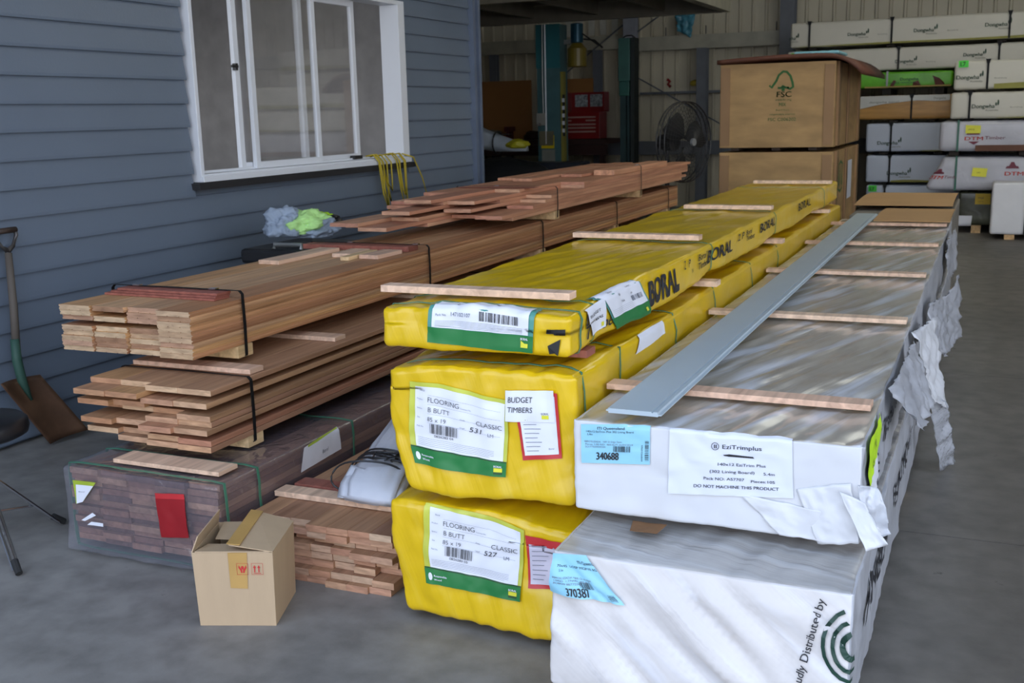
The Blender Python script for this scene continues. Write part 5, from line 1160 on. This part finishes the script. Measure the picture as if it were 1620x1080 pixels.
def clut(name, x, z, r, m, lab, cat, seed): o = lump(name, (x, 15.5, z), r, m, seed, None, n=4); return tag(o, lab, cat)
clut('cloth_pile', -7.12, 1.14, (.16, .12, .09), mat('dull_cloth', srgb(120,116,104), .9), 'pale heap of rags on the left of the workbench', 'rags', 2)
tag(lump('tool_bag', (-6.45, 15.6, 1.13), (.16, .1, .07), mat('dark_stuff', srgb(48,30,24), .8), 9, None, n=4), 'dark soft tool bag on the bench left of the hoist column', 'bag')
vi = thing('bench_vice', 'dark red bench vice standing on the workbench', 'vice', (-6.82, 15.5, 1.07))
bm = bmesh.new(); box(bm, -6.86, -6.78, 15.44, 15.56, 1.071, 1.13); box(bm, -6.84, -6.80, 15.42, 15.6, 1.13, 1.20); link('body', bm, mat('vice_red', srgb(88,30,24), .6), vi)
bm = bmesh.new(); box(bm, -6.88, -6.83, 15.42, 15.58, 1.201, 1.27); box(bm, -6.81, -6.76, 15.42, 15.58, 1.201, 1.27); link('jaw', bm, MATS['vice_red'], vi)
bm = bmesh.new(); tube(bm, [(-6.9, 15.4, 1.16), (-6.74, 15.4, 1.16)], .008, 6); tube(bm, [(-6.82, 15.4, 1.16), (-6.82, 15.45, 1.16)], .01, 6); link('handle', bm, STEEL, vi)
# dark covered machine and white sack
tag(lump('covered_machine', (-5.75, 12.95, .40), (.75, .38, .50), mat('black_cover', srgb(26,28,32), .6), 21, None, amp=.10, n=5), 'machine under a black cover in the left bay', 'machine')
bm = bmesh.new(); box(bm, -6.9, -4.95, 13.5, 13.9, .55, .82); 
mt = thing('dark_bench', 'long dark steel bench in front of the hoist columns', 'bench', (-5.9, 13.7, 0)); link('top', bm, mat('dark_blue_steel', srgb(40,46,58), .5), mt, bevel=.01)
bm = bmesh.new(); box(bm, -6.85, -5.0, 13.55, 13.85, .0, .545); link('body', bm, MATS['dark_blue_steel'], mt)
sk = thing('white_sack', 'white plastic sack with a yellow patch lying on the black covered machine', 'sack', (-5.8, 12.95, 1.0))
bm = bmesh.new(); rings = []
for i in range(15):
    u = i/14; x = -6.28+u*.86; zc = 1.22-.22*u; a = .16*(1-.45*u)*(1 if u < .9 else .5); b = .16*(1-.55*u)
    ring = []
    for k in range(24):
        t = 2*PI*k/24; rr = 1+.15*noise.noise(Vector((math.cos(t)*2, u*5, math.sin(t)*2)))
        ring.append(bm.verts.new((x, 12.86+a*rr*math.cos(t), max(.995, zc+b*rr*math.sin(t)))))
    rings.append(ring)
for A, B in zip(rings, rings[1:]):
    for k in range(24): bm.faces.new((A[k], A[(k+1) % 24], B[(k+1) % 24], B[k])).material_index = 0
bm.faces.new(rings[0]); bm.faces.new(rings[-1])
link('sack', bm, mat('sack_white', srgb(176,186,196), .4), sk, smooth=True)
lump('yellow_patch', (-5.53, 12.80, 1.08), (.13, .10, .06), mat('sack_yellow', srgb(190,184,40), .5), 4, sk, n=4)
bm = bmesh.new(); tube(bm, [(-5.83, 12.86+.155*math.cos(t), 1.10+.14*math.sin(t)) for t in [2*PI*k/20 for k in range(20)]], .01, 6, closed=True); link('tie', bm, BLACKP, sk)
# blue plastic bag on the girt
flap('plastic_bag', ((-4.44, 16.24, 2.82), (-4.13, 16.24, 2.84), (-4.20, 16.22, 2.50), (-4.40, 16.22, 2.60)), None, mat('blue_bag', srgb(84,150,172), .25, nscale=8, namt=.3), .05, 12, 12, seed=2)
tag(bpy.data.objects['plastic_bag'], 'light blue plastic bag pinned high on the rear wall', 'bag')
tag(lump('yellow_box', (-4.12, 16.2, 1.84), (.08, .05, .05), mat('dull_yellow2', srgb(150,130,30), .6), 3, None, amp=.1, n=3), 'small yellow item on the middle wall rail', 'box')
rb = thing('red_hook', 'small red item hanging at the middle wall rail', 'hook', (-4.52, 16.2, 1.83)); bm = bmesh.new(); tube(bm, [(-4.54, 16.2, 1.91), (-4.50, 16.2, 1.88), (-4.53, 16.2, 1.84), (-4.49, 16.2, 1.80)], .022, 8); link('body', bm, TR, rb)
for x in (-4.57, -3.97, -2.95):
    bm = bmesh.new(); tube(bm, [(x, 16.22, 2.54), (x, 16.22, 2.66)], .008, 6); tag(link('wall_hook', bm, BLACKP), 'thin black peg standing on the top wall rail, %s' % {-4.57: 'left of the blue bag', -3.97: 'right of the blue bag', -2.95: 'near the corner column'}[x], 'hook')
# pedestal fan
fn = thing('pedestal_fan', 'large black caged industrial fan on a stand beside the plywood crates', 'fan', (-2.82, 10.6, 0))
FC = Vector((-2.80, 10.6, 1.15)); fd = Matrix.Rotation(1.2, 3, 'Z'); fz = lambda x, y, z: FC+fd @ Vector((x, y, z))
bm = bmesh.new(); RR = .385
for yy, r_ in ((-.10, RR), (.0, RR+.005), (.09, RR)): tube(bm, [fz(r_*math.cos(t), yy*.5, r_*math.sin(t)) for t in [2*PI*k/40 for k in range(40)]], .007, 6, closed=True)
for s_ in (-1, 1):
    for k in range(48):
        t = 2*PI*k/48; tube(bm, [fz(.04*math.cos(t), s_*.10, .04*math.sin(t)), fz(.22*math.cos(t), s_*.095, .22*math.sin(t)), fz(RR*math.cos(t), s_*.05, RR*math.sin(t))], .0016, 4)
for s_ in (-1, 1):
    for k in range(9):
        r_ = .08+.033*k; tube(bm, [fz(r_*math.cos(t), s_*(.10-.05*(r_/.385)**2), r_*math.sin(t)) for t in [2*PI*q/32 for q in range(32)]], .0016, 4, closed=True)
link('cage', bm, BLACKP, fn)
for k in range(3):
    bm = bmesh.new(); t0 = k*2*PI/3+.3; A = []
    for i in range(8):
        r_ = .05+.28*i/7; w_ = .35+.25*math.sin(i/7*PI)
        A.append([bm.verts.new(fz(r_*math.cos(t0+s_*w_), s_*.03, r_*math.sin(t0+s_*w_))) for s_ in (-1, 0, 1)])
    for a, b in zip(A, A[1:]):
        for j in range(2): bm.faces.new((a[j], a[j+1], b[j+1], b[j]))
    o = link('blade', bm, mat('fan_blade', (.012,.012,.012,1), .8), fn, smooth=True); m_ = o.modifiers.new('s', 'SOLIDIFY'); m_.thickness = .003
bm = bmesh.new(); tube(bm, [fz(0, -.125, 0), fz(0, -.10, 0)], .036, 16); link('hub_badge', bm, mat('badge_grey', srgb(120,122,124), .5), fn)
bm = bmesh.new(); tube(bm, [fz(0, .11, 0), fz(0, .28, 0)], [.09, .075], 16); link('motor', bm, BLACKP, fn)
bm = bmesh.new(); tube(bm, [fz(0, .20, -.05), fz(0, .20, -1.10)], .022, 10); link('pole', bm, BLACKP, fn)
bm = bmesh.new(); c = fz(0, .20, 0); lathe(bm, (c.x, c.y, 0), [(.28, 0), (.28, .02), (.06, .045), (.03, .08)], 28); link('base', bm, BLACKP, fn)
